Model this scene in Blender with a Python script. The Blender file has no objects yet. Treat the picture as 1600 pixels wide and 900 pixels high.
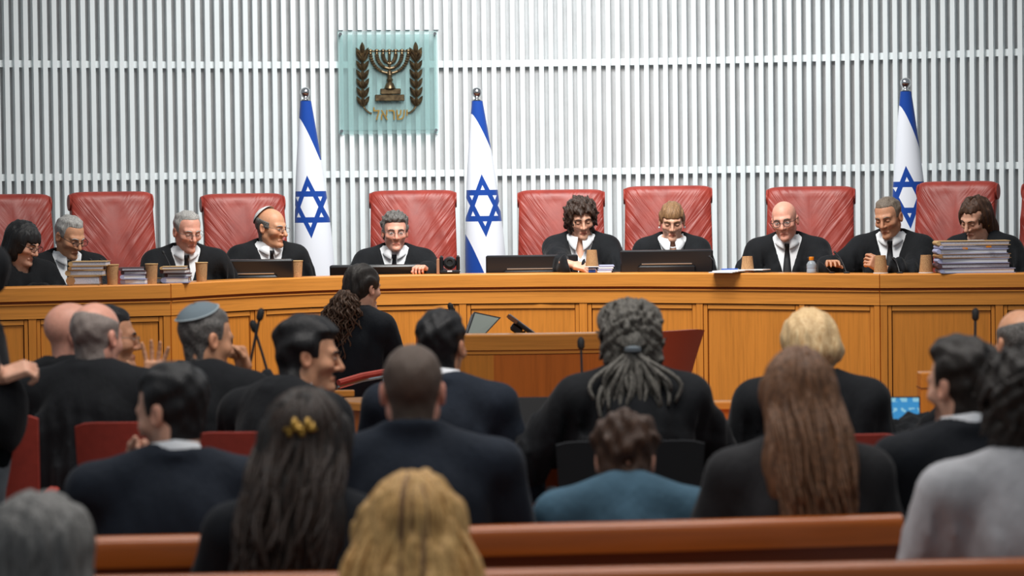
import bpy, math, random
import numpy as np
from mathutils import Matrix, Vector
random.seed(7); rng = np.random.default_rng(11)
R = math.radians
C = bpy.context.scene.collection
scene = bpy.context.scene
# ---------------------------------------------------------------- camera
FPX = 4500.0; CAM_Z = 1.66; PITCH = R(1.91); ROLL = R(-0.70)
camd = bpy.data.cameras.new('camera'); cam = bpy.data.objects.new('camera', camd); C.objects.link(cam)
CR = Matrix.Rotation(math.pi/2 - PITCH, 4, 'X') @ Matrix.Rotation(ROLL, 4, 'Z')
cam.matrix_world = Matrix.Translation((0, 0, CAM_Z)) @ CR
camd.sensor_width = 36; camd.lens = FPX/1600*36; camd.clip_end = 200
camd.dof.use_dof = True; camd.dof.focus_distance = 18.0; camd.dof.aperture_fstop = 4.2
scene.camera = cam
def at(px, py, d):
    """world point on the plane y = d seen at pixel (px, py)"""
    v = CR.to_3x3() @ Vector(((px-800)/FPX, (450-py)/FPX, -1))
    v = v*(d/v.y)
    return Vector((v.x, v.y, v.z + CAM_Z))
# ---------------------------------------------------------------- light
w = bpy.data.worlds.new('world'); scene.world = w; w.use_nodes = True
w.node_tree.nodes['Background'].inputs[0].default_value = (0.84, 0.92, 1.0, 1)
w.node_tree.nodes['Background'].inputs[1].default_value = 0.25
def area(name, loc, target, sx, sy, e, col=(1, 1, 1), spread=180):
    l = bpy.data.lights.new(name, 'AREA'); l.shape = 'RECTANGLE'; l.size = sx; l.size_y = sy; l.energy = e; l.color = col
    l.spread = R(spread)
    o = bpy.data.objects.new(name, l); C.objects.link(o); o.location = loc
    o.rotation_euler = (Vector(target)-Vector(loc)).to_track_quat('-Z', 'Y').to_euler()
area('ceiling_lamp_bench', (0.1, 15.4, 5.2), (0.1, 18.0, 1.1), 2.6, 1.6, 165, (1, .965, .91), 120)
area('ceiling_lamp_wall', (0.2, 16.9, 5.6), (0.2, 20.6, 1.9), 1.6, .9, 66, (.93, .98, 1), 100)
area('ceiling_lamp_gallery', (0.0, 6.0, 4.2), (0.0, 6.2, 0.8), 3.0, 1.0, 30, (1, .96, .92), 130)
area('ceiling_lamp_tables', (0.2, 9.0, 5.0), (0.2, 9.8, 0.8), 4.0, 2.4, 120, (1, .96, .92), 130)
scene.view_settings.view_transform = 'Standard'; scene.view_settings.look = 'None'
scene.view_settings.exposure = 0.0; scene.view_settings.gamma = 1.0
scene.view_settings.use_curve_mapping = False
# ---------------------------------------------------------------- materials
def lin(c): return tuple((x/12.92 if x <= .04045 else ((x+.055)/1.055)**2.4) for x in c)
def hexc(r, g, b): return lin((r/255, g/255, b/255))
MATS = {}
class NT:
    def __init__(s, name):
        s.m = bpy.data.materials.new(name); s.m.use_nodes = True; s.t = s.m.node_tree
        s.b = s.t.nodes['Principled BSDF']; MATS[name] = s.m
    def n(s, typ, **kw):
        nd = s.t.nodes.new(typ)
        for k, v in kw.items(): setattr(nd, k, v)
        return nd
    def l(s, a, b): s.t.links.new(a, b)
    def math(s, op, a, b=None, c=None):
        nd = s.n('ShaderNodeMath', operation=op)
        for i, v in enumerate((a, b, c)):
            if v is None: continue
            if isinstance(v, (int, float)): nd.inputs[i].default_value = v
            else: s.l(v, nd.inputs[i])
        return nd.outputs[0]
    def noise(s, scale, vec=None, detail=4, rough=.55, mapscale=None, space='pos'):
        if vec is None:
            vec = s.n('ShaderNodeNewGeometry').outputs['Position'] if space == 'pos' else s.n('ShaderNodeTexCoord').outputs['Object']
        if mapscale:
            mp = s.n('ShaderNodeMapping'); mp.inputs['Scale'].default_value = mapscale; s.l(vec, mp.inputs['Vector']); vec = mp.outputs[0]
        nz = s.n('ShaderNodeTexNoise'); nz.inputs['Scale'].default_value = scale; nz.inputs['Detail'].default_value = detail
        nz.inputs['Roughness'].default_value = rough; s.l(vec, nz.inputs['Vector'])
        return nz.outputs['Fac']
    def ramp(s, fac, stops):
        r = s.n('ShaderNodeValToRGB'); e = r.color_ramp.elements
        e[0].position, e[0].color = stops[0][0], (*stops[0][1], 1); e[1].position, e[1].color = stops[-1][0], (*stops[-1][1], 1)
        for p, c in stops[1:-1]:
            x = e.new(p); x.color = (*c, 1)
        s.l(fac, r.inputs[0]); return r.outputs[0]
    def mix(s, fac, a, b, blend='MIX'):
        nd = s.n('ShaderNodeMix', data_type='RGBA', blend_type=blend)
        for i, v in ((0, fac), (6, a), (7, b)):
            if isinstance(v, (int, float)): nd.inputs[i].default_value = v
            elif isinstance(v, tuple): nd.inputs[i].default_value = (*v, 1)
            else: s.l(v, nd.inputs[i])
        return nd.outputs[2]
    def bump(s, h, strength=.3, dist=.01):
        b = s.n('ShaderNodeBump'); b.inputs['Strength'].default_value = strength; b.inputs['Distance'].default_value = dist
        s.l(h, b.inputs['Height']); s.l(b.outputs[0], s.b.inputs['Normal'])
    def col(s, c):
        if isinstance(c, tuple): s.b.inputs['Base Color'].default_value = (*c, 1)
        else: s.l(c, s.b.inputs['Base Color'])
    def set(s, rough=.5, metal=0, spec=.5, **kw):
        s.b.inputs['Roughness'].default_value = rough; s.b.inputs['Metallic'].default_value = metal
        s.b.inputs['Specular IOR Level'].default_value = spec
        for k, v in kw.items(): s.b.inputs[k].default_value = v
def plain(name, c, rough=.5, metal=0, spec=.5, var=0, scale=20, **kw):
    t = NT(name); t.set(rough, metal, spec, **kw)
    if var:
        f = t.noise(scale); t.col(t.ramp(f, [(.3, tuple(x*(1-var) for x in c)), (.7, tuple(min(1, x*(1+var)) for x in c))]))
    else: t.col(c)
    return t.m
def wood(name, base, ms, rough=.35, dark=.72, light=1.15):
    t = NT(name); t.set(rough, 0, .45)
    f = t.noise(1.0, mapscale=ms, detail=7, rough=.68)
    f2 = t.noise(1.0, mapscale=tuple(x*.22 for x in ms), detail=2)
    c = t.ramp(f, [(.28, tuple(x*dark for x in base)), (.5, base), (.72, tuple(min(1, x*light) for x in base))])
    c = t.mix(t.math('MULTIPLY', f2, .55), c, tuple(x*.66 for x in base))
    t.col(c); t.bump(f, .08, .004); return t.m
OAK = hexc(218, 138, 54)
M_WV = wood('oak_vertical', OAK, (55, 55, 2.2)); M_WH = wood('oak_horizontal', hexc(222, 145, 62), (2.2, 2.2, 70))
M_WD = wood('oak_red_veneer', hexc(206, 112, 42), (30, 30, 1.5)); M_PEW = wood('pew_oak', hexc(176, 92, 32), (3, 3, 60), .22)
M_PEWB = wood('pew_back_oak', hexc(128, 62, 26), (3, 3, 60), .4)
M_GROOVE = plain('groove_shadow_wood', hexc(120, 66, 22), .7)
t = NT('red_leather'); t.set(.42, 0, .4)
f = t.noise(9, detail=6); t.col(t.ramp(f, [(.3, hexc(132, 44, 35)), (.7, hexc(154, 57, 45))]))
tc = t.n('ShaderNodeTexCoord'); sp = t.n('ShaderNodeSeparateXYZ'); t.l(tc.outputs['Object'], sp.inputs[0]); ax_ = t.math('ABSOLUTE', sp.outputs[0])
cb = t.n('ShaderNodeCombineXYZ'); t.l(t.math('MULTIPLY', sp.outputs[0], 5.0), cb.inputs[0]); t.l(t.math('MULTIPLY', t.math('SUBTRACT', sp.outputs[2], t.math('MULTIPLY', ax_, 1.3)), 17.0), cb.inputs[2])
nw = t.n('ShaderNodeTexNoise'); nw.inputs['Scale'].default_value = 1.0; nw.inputs['Detail'].default_value = 2.0; nw.inputs['Distortion'].default_value = .6; t.l(cb.outputs[0], nw.inputs['Vector'])
hh = t.math('MULTIPLY', t.math('POWER', nw.outputs['Fac'], 1.5), t.math('MINIMUM', t.math('MULTIPLY', ax_, 4.5), 1.0)); hh = t.math('ADD', hh, t.math('MULTIPLY', t.noise(260, detail=2), .03))
t.bump(hh, .45, .03); M_LEATHER = t.m
M_REDPLASTIC = plain('red_upholstery', hexc(176, 64, 50), .6, var=.12, scale=30)
M_SLAT = plain('white_slat_paint', (.82, .87, .88), .5, var=.03, scale=3)
t = NT('grey_stone'); t.set(.75)
f = t.noise(5, detail=8, rough=.7); f2 = t.noise(.9, detail=2)
c = t.ramp(f, [(.25, (.44, .46, .47)), (.5, (.58, .61, .62)), (.75, (.69, .72, .74))]); c = t.mix(f2, c, (.54, .51, .51), 'MIX'); t.col(c)
t.bump(f, .3, .01); M_STONE = t.m
M_BRONZE = NT('bronze'); M_BRONZE.set(.38, .85); f = M_BRONZE.noise(30, detail=3)
M_BRONZE.col(M_BRONZE.ramp(f, [(.3, hexc(72, 58, 44)), (.7, hexc(124, 106, 78))])); M_BRONZE = M_BRONZE.m
M_GOLD = plain('gilded_bronze', hexc(165, 130, 60), .4, .8)
M_WIRE = plain('thin_metal_wire', (.22, .21, .20), .35, .8); M_CHROME = plain('chrome', (.75, .75, .75), .12, 1); M_ALU = plain('brushed_aluminium', (.6, .6, .6), .35, .9)
M_BLACK = plain('black_plastic', (.012, .012, .014), .35); M_BLACKM = plain('black_matte', (.01, .01, .011), .7)
M_WHITE = plain('white_paper', (.82, .82, .84), .7); M_PAGES = plain('page_edges', (.62, .60, .66), .8, var=.25, scale=220)
M_LILAC = plain('lilac_card', hexc(176, 180, 214), .7); M_TAN = plain('tan_card', hexc(206, 168, 116), .75, var=.08)
M_KRAFT = plain('kraft_card', hexc(172, 128, 84), .75, var=.08); M_PLUM = plain('plum_card', hexc(92, 62, 66), .6)
t = NT('cork'); t.set(.8); f = t.noise(420, detail=2, space='obj'); t.col(t.ramp(f, [(.36, hexc(110, 70, 40)), (.5, hexc(196, 148, 100)), (.7, hexc(216, 172, 124))])); M_CORK = t.m
M_ORANGE = plain('orange_cap', hexc(240, 140, 20), .4); M_BLUE = plain('blue_print', hexc(40, 90, 190), .5)
M_CARPET = plain('grey_carpet', hexc(92, 84, 80), .95, var=.15, scale=60)
t = NT('clear_glass'); t.set(.05, 0, .5); t.col((.85, .97, .95)); t.b.inputs['Transmission Weight'].default_value = .0
tr = t.n('ShaderNodeBsdfTransparent'); tr.inputs[0].default_value = (.93, .98, .975, 1); ms = t.n('ShaderNodeMixShader'); ms.inputs[0].default_value = .17
t.b.inputs['Base Color'].default_value = (.46, .60, .60, 1)
t.l(tr.outputs[0], ms.inputs[1]); t.l(t.b.outputs[0], ms.inputs[2]); t.l(ms.outputs[0], t.t.nodes['Material Output'].inputs[0]); M_GLASS = t.m
t = NT('clear_lens'); t.set(.03); tr = t.n('ShaderNodeBsdfTransparent'); ms = t.n('ShaderNodeMixShader'); ms.inputs[0].default_value = .05
t.l(tr.outputs[0], ms.inputs[1]); t.l(t.b.outputs[0], ms.inputs[2]); t.l(ms.outputs[0], t.t.nodes['Material Output'].inputs[0]); M_LENS = t.m
t = NT('clear_bottle_plastic'); t.set(.05); t.col((.8, .88, .95)); tr = t.n('ShaderNodeBsdfTransparent'); tr.inputs[0].default_value = (.85, .9, .95, 1); ms = t.n('ShaderNodeMixShader'); ms.inputs[0].default_value = .35
t.l(tr.outputs[0], ms.inputs[1]); t.l(t.b.outputs[0], ms.inputs[2]); t.l(ms.outputs[0], t.t.nodes['Material Output'].inputs[0]); M_BOTTLE = t.m
def cloth(name, c, rough=.85, sc=900):
    t = NT(name); t.set(rough, 0, .2); t.b.inputs['Sheen Weight'].default_value = .06; t.b.inputs['Sheen Roughness'].default_value = .4
    f = t.noise(6, detail=5); t.col(t.ramp(f, [(.3, tuple(x*.75 for x in c)), (.7, tuple(x*1.25 for x in c))])); t.bump(t.noise(22, detail=4, rough=.6, mapscale=(1, 1, .35)), .35, .02); return t.m
M_ROBE = cloth('black_robe_cloth', (.0085, .0095, .0115)); M_SUIT = cloth('black_suit_wool', (.010, .012, .016)); M_NAVY = cloth('navy_suit_wool', (.013, .018, .028))
M_DENIM = cloth('blue_grey_shirt_cloth', hexc(66, 96, 114)); M_WSHIRT = cloth('white_blouse_cloth', (.44, .44, .46)); M_CHARC = cloth('charcoal_cloth', (.022, .022, .024))
M_GREYCL = cloth('grey_cloth', hexc(98, 106, 112)); M_COLLAR = plain('white_shirt_cotton', (.80, .82, .85), .8)
M_TIE = plain('black_tie_silk', (.01, .01, .013), .45)
def hair_mat(name, a, b, sc=(170, 170, 16)):
    t = NT(name); t.set(.45, 0, .35); f = t.noise(1.0, mapscale=sc, detail=4, rough=.65); t.col(t.ramp(f, [(.3, a), (.68, b)])); t.bump(f, .6, .006); return t.m
H_BLACK = hair_mat('black_hair', (.006, .006, .007), (.022, .021, .022)); H_DARK = hair_mat('dark_brown_hair', (.009, .007, .006), (.034, .026, .021))
H_BROWN = hair_mat('brown_hair', hexc(38, 26, 20), hexc(88, 62, 46)); H_LIGHT = hair_mat('light_brown_hair', hexc(84, 58, 38), hexc(168, 128, 88))
H_GREY = hair_mat('grey_hair', hexc(112, 110, 108), hexc(196, 194, 190)); H_SALT = hair_mat('dark_grey_hair', hexc(48, 46, 45), hexc(128, 124, 120), (150, 150, 120))
H_BLOND = hair_mat('golden_blonde_hair', hexc(160, 112, 58), hexc(250, 204, 132)); H_PLAT = hair_mat('pale_blonde_hair', hexc(196, 150, 96), hexc(248, 220, 170))
H_LONG = hair_mat('chestnut_hair', hexc(56, 40, 30), hexc(150, 108, 78)); H_BUZZ = hair_mat('cropped_brown_hair', hexc(70, 58, 50), hexc(112, 94, 82), (300, 300, 300))
H_DREAD = hair_mat('grey_dreadlock_hair', hexc(44, 42, 40), hexc(122, 118, 110), (200, 200, 60)); H_STUB = hair_mat('cropped_grey_hair', hexc(120, 108, 102), hexc(172, 158, 150), (300, 300, 300))
H_MUTE = hair_mat('grey_brown_hair', hexc(80, 70, 60), hexc(140, 126, 112))
def skin_mat(name, c):
    t = NT(name); t.set(.48, 0, .4); a = t.n('ShaderNodeAttribute', attribute_name='Col')
    f = t.noise(55, detail=4); base = t.ramp(f, [(.3, tuple(x*.9 for x in c)), (.7, tuple(min(1, x*1.06) for x in c))])
    t.col(t.mix(1.0, base, a.outputs['Color'], 'MULTIPLY')); t.b.inputs['Subsurface Weight'].default_value = .12; t.b.inputs['Subsurface Radius'].default_value = (.01, .004, .002)
    t.bump(t.noise(90, detail=3), .12, .004); return t.m
S_FAIR = skin_mat('fair_skin', hexc(224, 172, 146)); S_TAN = skin_mat('tan_skin', hexc(212, 156, 122)); S_PINK = skin_mat('pink_skin', hexc(226, 164, 142)); S_OLIVE = skin_mat('olive_skin', hexc(202, 146, 114)); S_DARK = skin_mat('brown_skin', hexc(150, 100, 76))
M_EYE = plain('eye_white', (.46, .42, .40), .25); M_IRIS = plain('dark_iris', (.02, .014, .01), .2)
# ---------------------------------------------------------------- mesh helpers
def mesh_from(name, V, Fc, mat, smooth=True, col=None, sharp=None):
    me = bpy.data.meshes.new(name)
    me.from_pydata([tuple(map(float, v)) for v in V], [], [tuple(map(int, f)) for f in Fc]) if len(V) < 3000 else fast_mesh(me, V, Fc)
    if isinstance(mat, (list, tuple)):
        for m in mat: me.materials.append(m)
    elif mat: me.materials.append(mat)
    me.polygons.foreach_set('use_smooth', [bool(smooth)]*len(me.polygons))
    if col is not None:
        a = me.color_attributes.new('Col', 'FLOAT_COLOR', 'POINT'); cc = np.ones((len(V), 4), np.float32); cc[:, :3] = col; a.data.foreach_set('color', cc.ravel())
    if sharp: me.set_sharp_from_angle(angle=R(sharp))
    me.update(); return me
def fast_mesh(me, V, Fc):
    V = np.asarray(V, np.float32); n = len(Fc); sz = np.array([len(f) for f in Fc], np.int32) if not isinstance(Fc, np.ndarray) else np.full(n, Fc.shape[1], np.int32)
    loops = np.concatenate([np.asarray(f, np.int32) for f in Fc]) if not isinstance(Fc, np.ndarray) else Fc.astype(np.int32).ravel()
    me.vertices.add(len(V)); me.vertices.foreach_set('co', V.ravel()); me.loops.add(len(loops)); me.loops.foreach_set('vertex_index', loops)
    me.polygons.add(n); me.polygons.foreach_set('loop_start', np.concatenate([[0], np.cumsum(sz)[:-1]]).astype(np.int32)); me.update(calc_edges=True); me.validate()
def link(name, me, parent=None, loc=None, rot=None):
    o = bpy.data.objects.new(name, me); C.objects.link(o)
    if parent: o.parent = parent
    if loc is not None: o.location = loc
    if rot is not None: o.rotation_euler = rot
    return o
def thing(name, label, cat, loc=(0, 0, 0), rz=0, group=None):
    o = bpy.data.objects.new(name, None); C.objects.link(o); o.location = loc; o.rotation_euler = (0, 0, rz); o.empty_display_size = .1
    tag(o, label, cat, group); return o
def tag(o, label, cat, group=None):
    o['label'] = label; o['category'] = cat
    if group: o['group'] = group
    return o
class MB:
    def __init__(s): s.V = []; s.F = []; s.n = 0
    def add(s, V, Fc):
        s.V.extend([tuple(v) for v in V]); s.F.extend([tuple(i+s.n for i in f) for f in Fc]); s.n += len(V); return s
    def box(s, c, d, M=None, bev=0):
        x, y, z = d[0]/2, d[1]/2, d[2]/2
        if bev:
            b = min(bev, x*.9, y*.9, z*.9); V = []; 
            for sz in (-1, 1):
                for (zz, ins) in (((z) , b), ((z-b), 0)) if sz < 0 else (((z-b), 0), ((z), b)):
                    for (sx, sy) in ((-1, -1), (1, -1), (1, 1), (-1, 1)):
                        X, Y = x-ins, y-ins
                        for (ax, ay) in (((0, 1), (1, 0)) if sx*sy > 0 else ((1, 0), (0, 1))):
                            V.append((sx*(X-b*ax), sy*(Y-b*ay), sz*zz))
            Fc = []
            for r in range(3):
                for i in range(8): Fc.append((r*8+i, r*8+(i+1) % 8, (r+1)*8+(i+1) % 8, (r+1)*8+i))
            Fc.append(tuple(range(7, -1, -1))); Fc.append(tuple(range(24, 32)))
        else:
            V = [(-x, -y, -z), (x, -y, -z), (x, y, -z), (-x, y, -z), (-x, -y, z), (x, -y, z), (x, y, z), (-x, y, z)]
            Fc = [(0, 3, 2, 1), (4, 5, 6, 7), (0, 1, 5, 4), (1, 2, 6, 5), (2, 3, 7, 6), (3, 0, 4, 7)]
        if M is not None: V = [tuple(M @ Vector(v)) for v in V]
        return s.add([(v[0]+c[0], v[1]+c[1], v[2]+c[2]) for v in V], Fc)
    def tube(s, pts, r, n=8, sx=1.0, caps=True, up=None):
        pts = [Vector(p) for p in pts]; m = len(pts); rr = r if hasattr(r, '__len__') else [r]*m
        V = []; Fc = []; prev = None
        for i, p in enumerate(pts):
            d = (pts[min(i+1, m-1)]-pts[max(i-1, 0)]); d = d.normalized() if d.length > 1e-9 else Vector((0, 0, 1))
            a = prev if prev is not None else (Vector(up) if up else (Vector((0, 0, 1)) if abs(d.z) < .9 else Vector((1, 0, 0))))
            a = (a-d*a.dot(d)); a = a.normalized() if a.length > 1e-6 else d.orthogonal().normalized(); prev = a; b = d.cross(a)
            for k in range(n):
                an = 2*math.pi*k/n; V.append(p+(a*math.cos(an)+b*math.sin(an)*sx)*rr[i])
        for i in range(m-1):
            for k in range(n): Fc.append((i*n+k, i*n+(k+1) % n, (i+1)*n+(k+1) % n, (i+1)*n+k))
        if caps: Fc.append(tuple(range(n-1, -1, -1))); Fc.append(tuple((m-1)*n+k for k in range(n)))
        return s.add(V, Fc)
    def lathe(s, prof, n=20, c=(0, 0, 0), M=None):
        V = []; Fc = []
        for (r, z) in prof:
            for k in range(n):
                a = 2*math.pi*k/n; V.append(Vector((r*math.cos(a), r*math.sin(a), z)))
        m = len(prof)
        for i in range(m-1):
            for k in range(n): Fc.append((i*n+k, i*n+(k+1) % n, (i+1)*n+(k+1) % n, (i+1)*n+k))
        Fc.append(tuple(range(n-1, -1, -1))); Fc.append(tuple((m-1)*n+k for k in range(n)))
        if M is not None: V = [M @ v for v in V]
        return s.add([(v[0]+c[0], v[1]+c[1], v[2]+c[2]) for v in V], Fc)
    def grid(s, P, nu, nv, closed=False):
        Fc = []
        for i in range(nu-1 if not closed else nu):
            for j in range(nv-1): Fc.append((i*nv+j, ((i+1) % nu)*nv+j, ((i+1) % nu)*nv+j+1, i*nv+j+1))
        return s.add(P, Fc)
    def sweep(s, path, prof, closed=True):
        """prof: (out, z) polygon, out along the local horizontal normal of the path"""
        V = []; Fc = []; m = len(path); k = len(prof)
        for i in range(m):
            p = Vector(path[i]); d = Vector(path[min(i+1, m-1)])-Vector(path[max(i-1, 0)]); d.z = 0; d.normalize(); nrm = Vector((d.y, -d.x, 0))
            for (o, z) in prof: V.append(p+nrm*o+Vector((0, 0, z)))
        for i in range(m-1):
            for j in range(k): Fc.append((i*k+j, (i+1)*k+j, (i+1)*k+(j+1) % k, i*k+(j+1) % k))
        Fc.append(tuple(range(k))); Fc.append(tuple((m-1)*k+j for j in range(k-1, -1, -1)))
        return s.add(V, Fc)
    def build(s, name, mat, parent=None, loc=None, smooth=True, sharp=35):
        return link(name, mesh_from(name, s.V, s.F, mat, smooth, sharp=sharp if smooth else None), parent, loc)
# ---------------------------------------------------------------- setting
WCX = (830-800)/FPX*20.6; WR = 7.5; WY = 20.6
def wall_pt(a, off=0, z=0):      # a: angle from the middle of the curved wall; off: towards the room
    r = WR-off; return Vector((WCX+r*math.sin(a), WY-WR+r*math.cos(a), z))
WTOP = 3.9
m = MB(); na = 60; A0 = R(38)
P = []
for i in range(na+1):
    a = -A0+2*A0*i/na
    for z in (0, WTOP): P.append(wall_pt(a, 0, z))
m.grid(P, na+1, 2); P2 = [wall_pt(-A0+2*A0*i/na, -.25, z) for i in range(na+1) for z in (0, WTOP)]; m.grid(P2, na+1, 2)
wall = m.build('wall_back', M_STONE); wall['kind'] = 'structure'; wall['label'] = 'curved grey stone wall faced with white vertical slats'
EMB = at(608, 128, 20.35)
ea = math.atan2(EMB.x-WCX, EMB.y-(WY-WR))
SW, SD, SO = .033, .045, .04      # slat width, depth, stand-off of its back face from the stone
pitch = .0685/WR; ns = int(A0/pitch)
zt, zb = at(608, 46, 20.4).z, at(608, 210, 20.4).z; hw = .36/WR
full = MB().box((0, -SO-SD/2, WTOP/2), (SW, SD, WTOP))
fullme = mesh_from('slat', full.V, full.F, M_SLAT, False)
nm = MB().box((0, -SO-SD/2, (zt+WTOP)/2), (SW, SD, WTOP-zt)).box((0, -SO-SD/2, zb/2), (SW, SD, zb)).box((0, -.045, (zt+zb)/2), (SW, .03, zt-zb))
notme = mesh_from('slat', nm.V, nm.F, M_SLAT, False)
for i in range(-ns, ns+1):
    a = (i+.35)*pitch; o = link('slat', notme if abs(a-ea) < hw else fullme, wall, wall_pt(a, 0, 0), (0, 0, -a))
for py in (99, 269):
    z = at(820, py, WY-.03).z; path = [wall_pt(-A0+2*A0*i/80, .035, 0) for i in range(81)]
    MB().sweep(path, [(-.015, z-.024), (.015, z-.024), (.015, z+.024), (-.015, z+.024)]).build('rail', M_SLAT, wall, smooth=False)
fl = MB().box((0, 9.5, -.05), (24, 26, .1)).build('floor', M_CARPET, smooth=False); fl['kind'] = 'structure'; fl['label'] = 'grey carpeted courtroom floor'
# ---- judges' bench: its front follows a shallow curve with an angle at either end
BZ = 1.15
BP = [(-420, 16.2), (-200, 16.3), (0, 16.45), (265, 16.78), (330, 17.15), (400, 17.47), (480, 17.76), (560, 17.93), (700, 18.03), (850, 17.99), (1000, 17.82), (1190, 17.43), (1375, 17.0), (1600, 16.85), (1800, 16.7), (2050, 16.5)]
def bd(px): return float(np.interp(px, [p[0] for p in BP], [p[1] for p in BP]))
def bpt(px, z=0, back=0):
    d = bd(px)+back; v = at(px, 430, d); return Vector((v.x, d, z))
pl = MB()
path = [bpt(px, 0, .30) for px in range(-400, 2001, 50)]
V = [p+Vector((0, 0, z)) for p in path for z in (0, .3)]
V2 = [Vector((p.x*1.06, 20.5, z)) for p in path for z in (0, .3)]
pl.grid([q for p in path for q in (p, p+Vector((0, 0, .3)))], len(path), 2)
pl.grid([q for i, p in enumerate(path) for q in (p+Vector((0, 0, .3)), wall_pt(max(-A0, min(A0, math.asin(max(-.6, min(.6, (p.x*1.1-WCX)/WR))))), .1, .3))], len(path), 2)
platform = pl.build('platform', M_CARPET, smooth=False); platform['kind'] = 'structure'; platform['label'] = 'raised platform behind the judges bench'
bench = thing('judges_bench', 'long curved honey oak judges bench with recessed panels across the courtroom', 'bench', (0, 17, 0))
OFF = Vector((0, -17, 0))
segs = [(-400, 265), (265, 1375), (1375, 2040)]
def cpath(a, b, step=24, inset=0):
    n = max(2, int(abs(b-a)/step)+1); return [bpt(a+(b-a)*i/(n-1)) + OFF for i in range(n)]
for a, b in segs:
    p = cpath(a, b)
    # out > 0 is towards the room
    MB().sweep(p, [(-.20, BZ-.03), (-.20, BZ), (.004, BZ), (.012, BZ-.008), (.012, BZ-.083), (-.02, BZ-.083), (-.02, BZ-.03)]).build('parapet_board', M_WH, bench, smooth=True, sharp=30)
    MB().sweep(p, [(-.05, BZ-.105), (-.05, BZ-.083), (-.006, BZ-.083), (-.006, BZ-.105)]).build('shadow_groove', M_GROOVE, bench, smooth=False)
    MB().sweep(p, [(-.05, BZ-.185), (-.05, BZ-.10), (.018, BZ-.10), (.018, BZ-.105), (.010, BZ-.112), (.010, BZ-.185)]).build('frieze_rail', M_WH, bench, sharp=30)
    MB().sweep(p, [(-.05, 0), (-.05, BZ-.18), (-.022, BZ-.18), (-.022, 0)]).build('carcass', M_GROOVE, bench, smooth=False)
    MB().sweep([q+Vector((0, .2, 0)) for q in p], [(-.22, .98), (-.22, 1.02), (.0, 1.02), (.0, .98)]).build('desk_surface', M_WH, bench, smooth=False)
    MB().sweep(p, [(-.22, .98), (-.22, BZ-.02), (-.19, BZ-.02), (-.19, .98)]).build('inner_upstand', M_WH, bench, smooth=False)
    MB().sweep(p, [(-.03, 0), (-.03, .12), (.006, .12), (.006, 0)]).build('plinth', M_WV, bench, smooth=False)
pan = [(-360, -162), (-150, 43), (55, 254), (276, 397), (408, 555), (567, 717), (728, 905), (917, 1088), (1098, 1249), (1257, 1366), (1386, 1555), (1567, 1740), (1752, 1900), (1912, 2034)]
ztop = BZ-.192
def strip(a, b, z0, z1, o0, o1):
    return MB().sweep(cpath(a, b, 30), [(o0, z0), (o0, z1), (o1, z1), (o1, z0)])
prev = None
for i, (a, b) in enumerate(pan):
    strip(a+8, b-8, .16, ztop-.03, -.022, -.008).build('panel', M_WV, bench, smooth=False)
    for (x0, x1, z0, z1, mt) in ((a+1, a+6.5, .14, ztop, M_WV), (b-6.5, b-1, .14, ztop, M_WV), (a+7.5, b-7.5, ztop-.026, ztop, M_WH)):
        strip(x0, x1, z0, z1, -.022, .001).build('panel_frame', mt, bench, smooth=False)
    if prev is not None:
        for (x0, x1) in ([(prev, a)] if not any(prev < k < a for k in (265, 1375)) else [(prev, 264.5 if a < 500 else 1374.5), (265.5 if a < 500 else 1375.5, a)]):
            strip(x0, x1, .12, ztop+.005, -.022, .006).build('stile', M_WV, bench, smooth=False)
    prev = b
# ---- glass panel with the bronze emblem
U = 1/ (FPX/20.3)
emb = thing('wall_emblem', 'square green tinted glass panel with bronze menorah and olive branches on slatted wall', 'emblem', wall_pt(ea, SO+SD+.02, EMB.z), -ea)
gw = 158*U; gh = 161*U
MB().box((0, 0, 0), (gw, .012, gh), bev=.003).build('glass_pane', M_GLASS, emb, smooth=False)
MB().box((0, -.014, .0), (gw*.955, .010, gh*.93), bev=.003).build('glass_pane', M_GLASS, emb, smooth=False)
for sx in (-1, 1):
    for sz in (-1, 1): MB().lathe([(.011, -.02), (.011, .03)], 12, (sx*gw*.47, 0, sz*gh*.47), Matrix.Rotation(R(90), 4, 'X')).build('mounting_pin', M_CHROME, emb)
def E(px, py, y=-.028): return Vector(((px-608)*U, y, (128-py)*U))
men = MB().box(E(611, 142.5), (32*U, .03, 9*U), bev=.004).box(E(609.5, 152.5), (46*U, .036, 10*U), bev=.004)
men.lathe([(9*U, 0), (8.5*U, 2*U), (6*U, 8*U), (3.5*U, 10*U), (4.5*U, 12*U), (5.5*U, 14*U), (3.5*U, 16.5*U), (3.6*U, 20*U), (5*U, 21*U), (4*U, 27*U)], 14, E(610, 138))
me_o = men.build('menorah_base', M_BRONZE, emb)
for r in (0, 10.2, 20, 29.6):
    mb = MB(); pts = []; cy = 83; vr = 8+r*.78 if r else 28
    if r: pts = [E(610-r, 79)]+[E(610+r*math.cos(math.pi+math.pi*k/24), cy-vr*math.sin(math.pi+math.pi*k/24)) for k in range(25)]+[E(610+r, 79)]
    else: pts = [E(610, 79), E(610, 90), E(610, 100), E(610, 112)]
    mb.tube(pts, 2.3*U, 8)
    if r:
        for k in range(1, 24):
            if 6 < k < 18 and abs(k-12) < 4: continue
            an = math.pi+math.pi*k/24; mb.lathe([(.4*U, -2.5*U), (3.0*U, -1.4*U), (3.5*U, 0), (3.0*U, 1.4*U), (.4*U, 2.5*U)], 8, E(610+r*math.cos(an), cy-vr*math.sin(an)))
    mb.build('menorah_branch', M_BRONZE, emb)
lm = MB().tube([E(579, 79.5), E(641, 79.5)], 1.2*U, 6)
lm.build('lamp_bar', M_BRONZE, emb)
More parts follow.
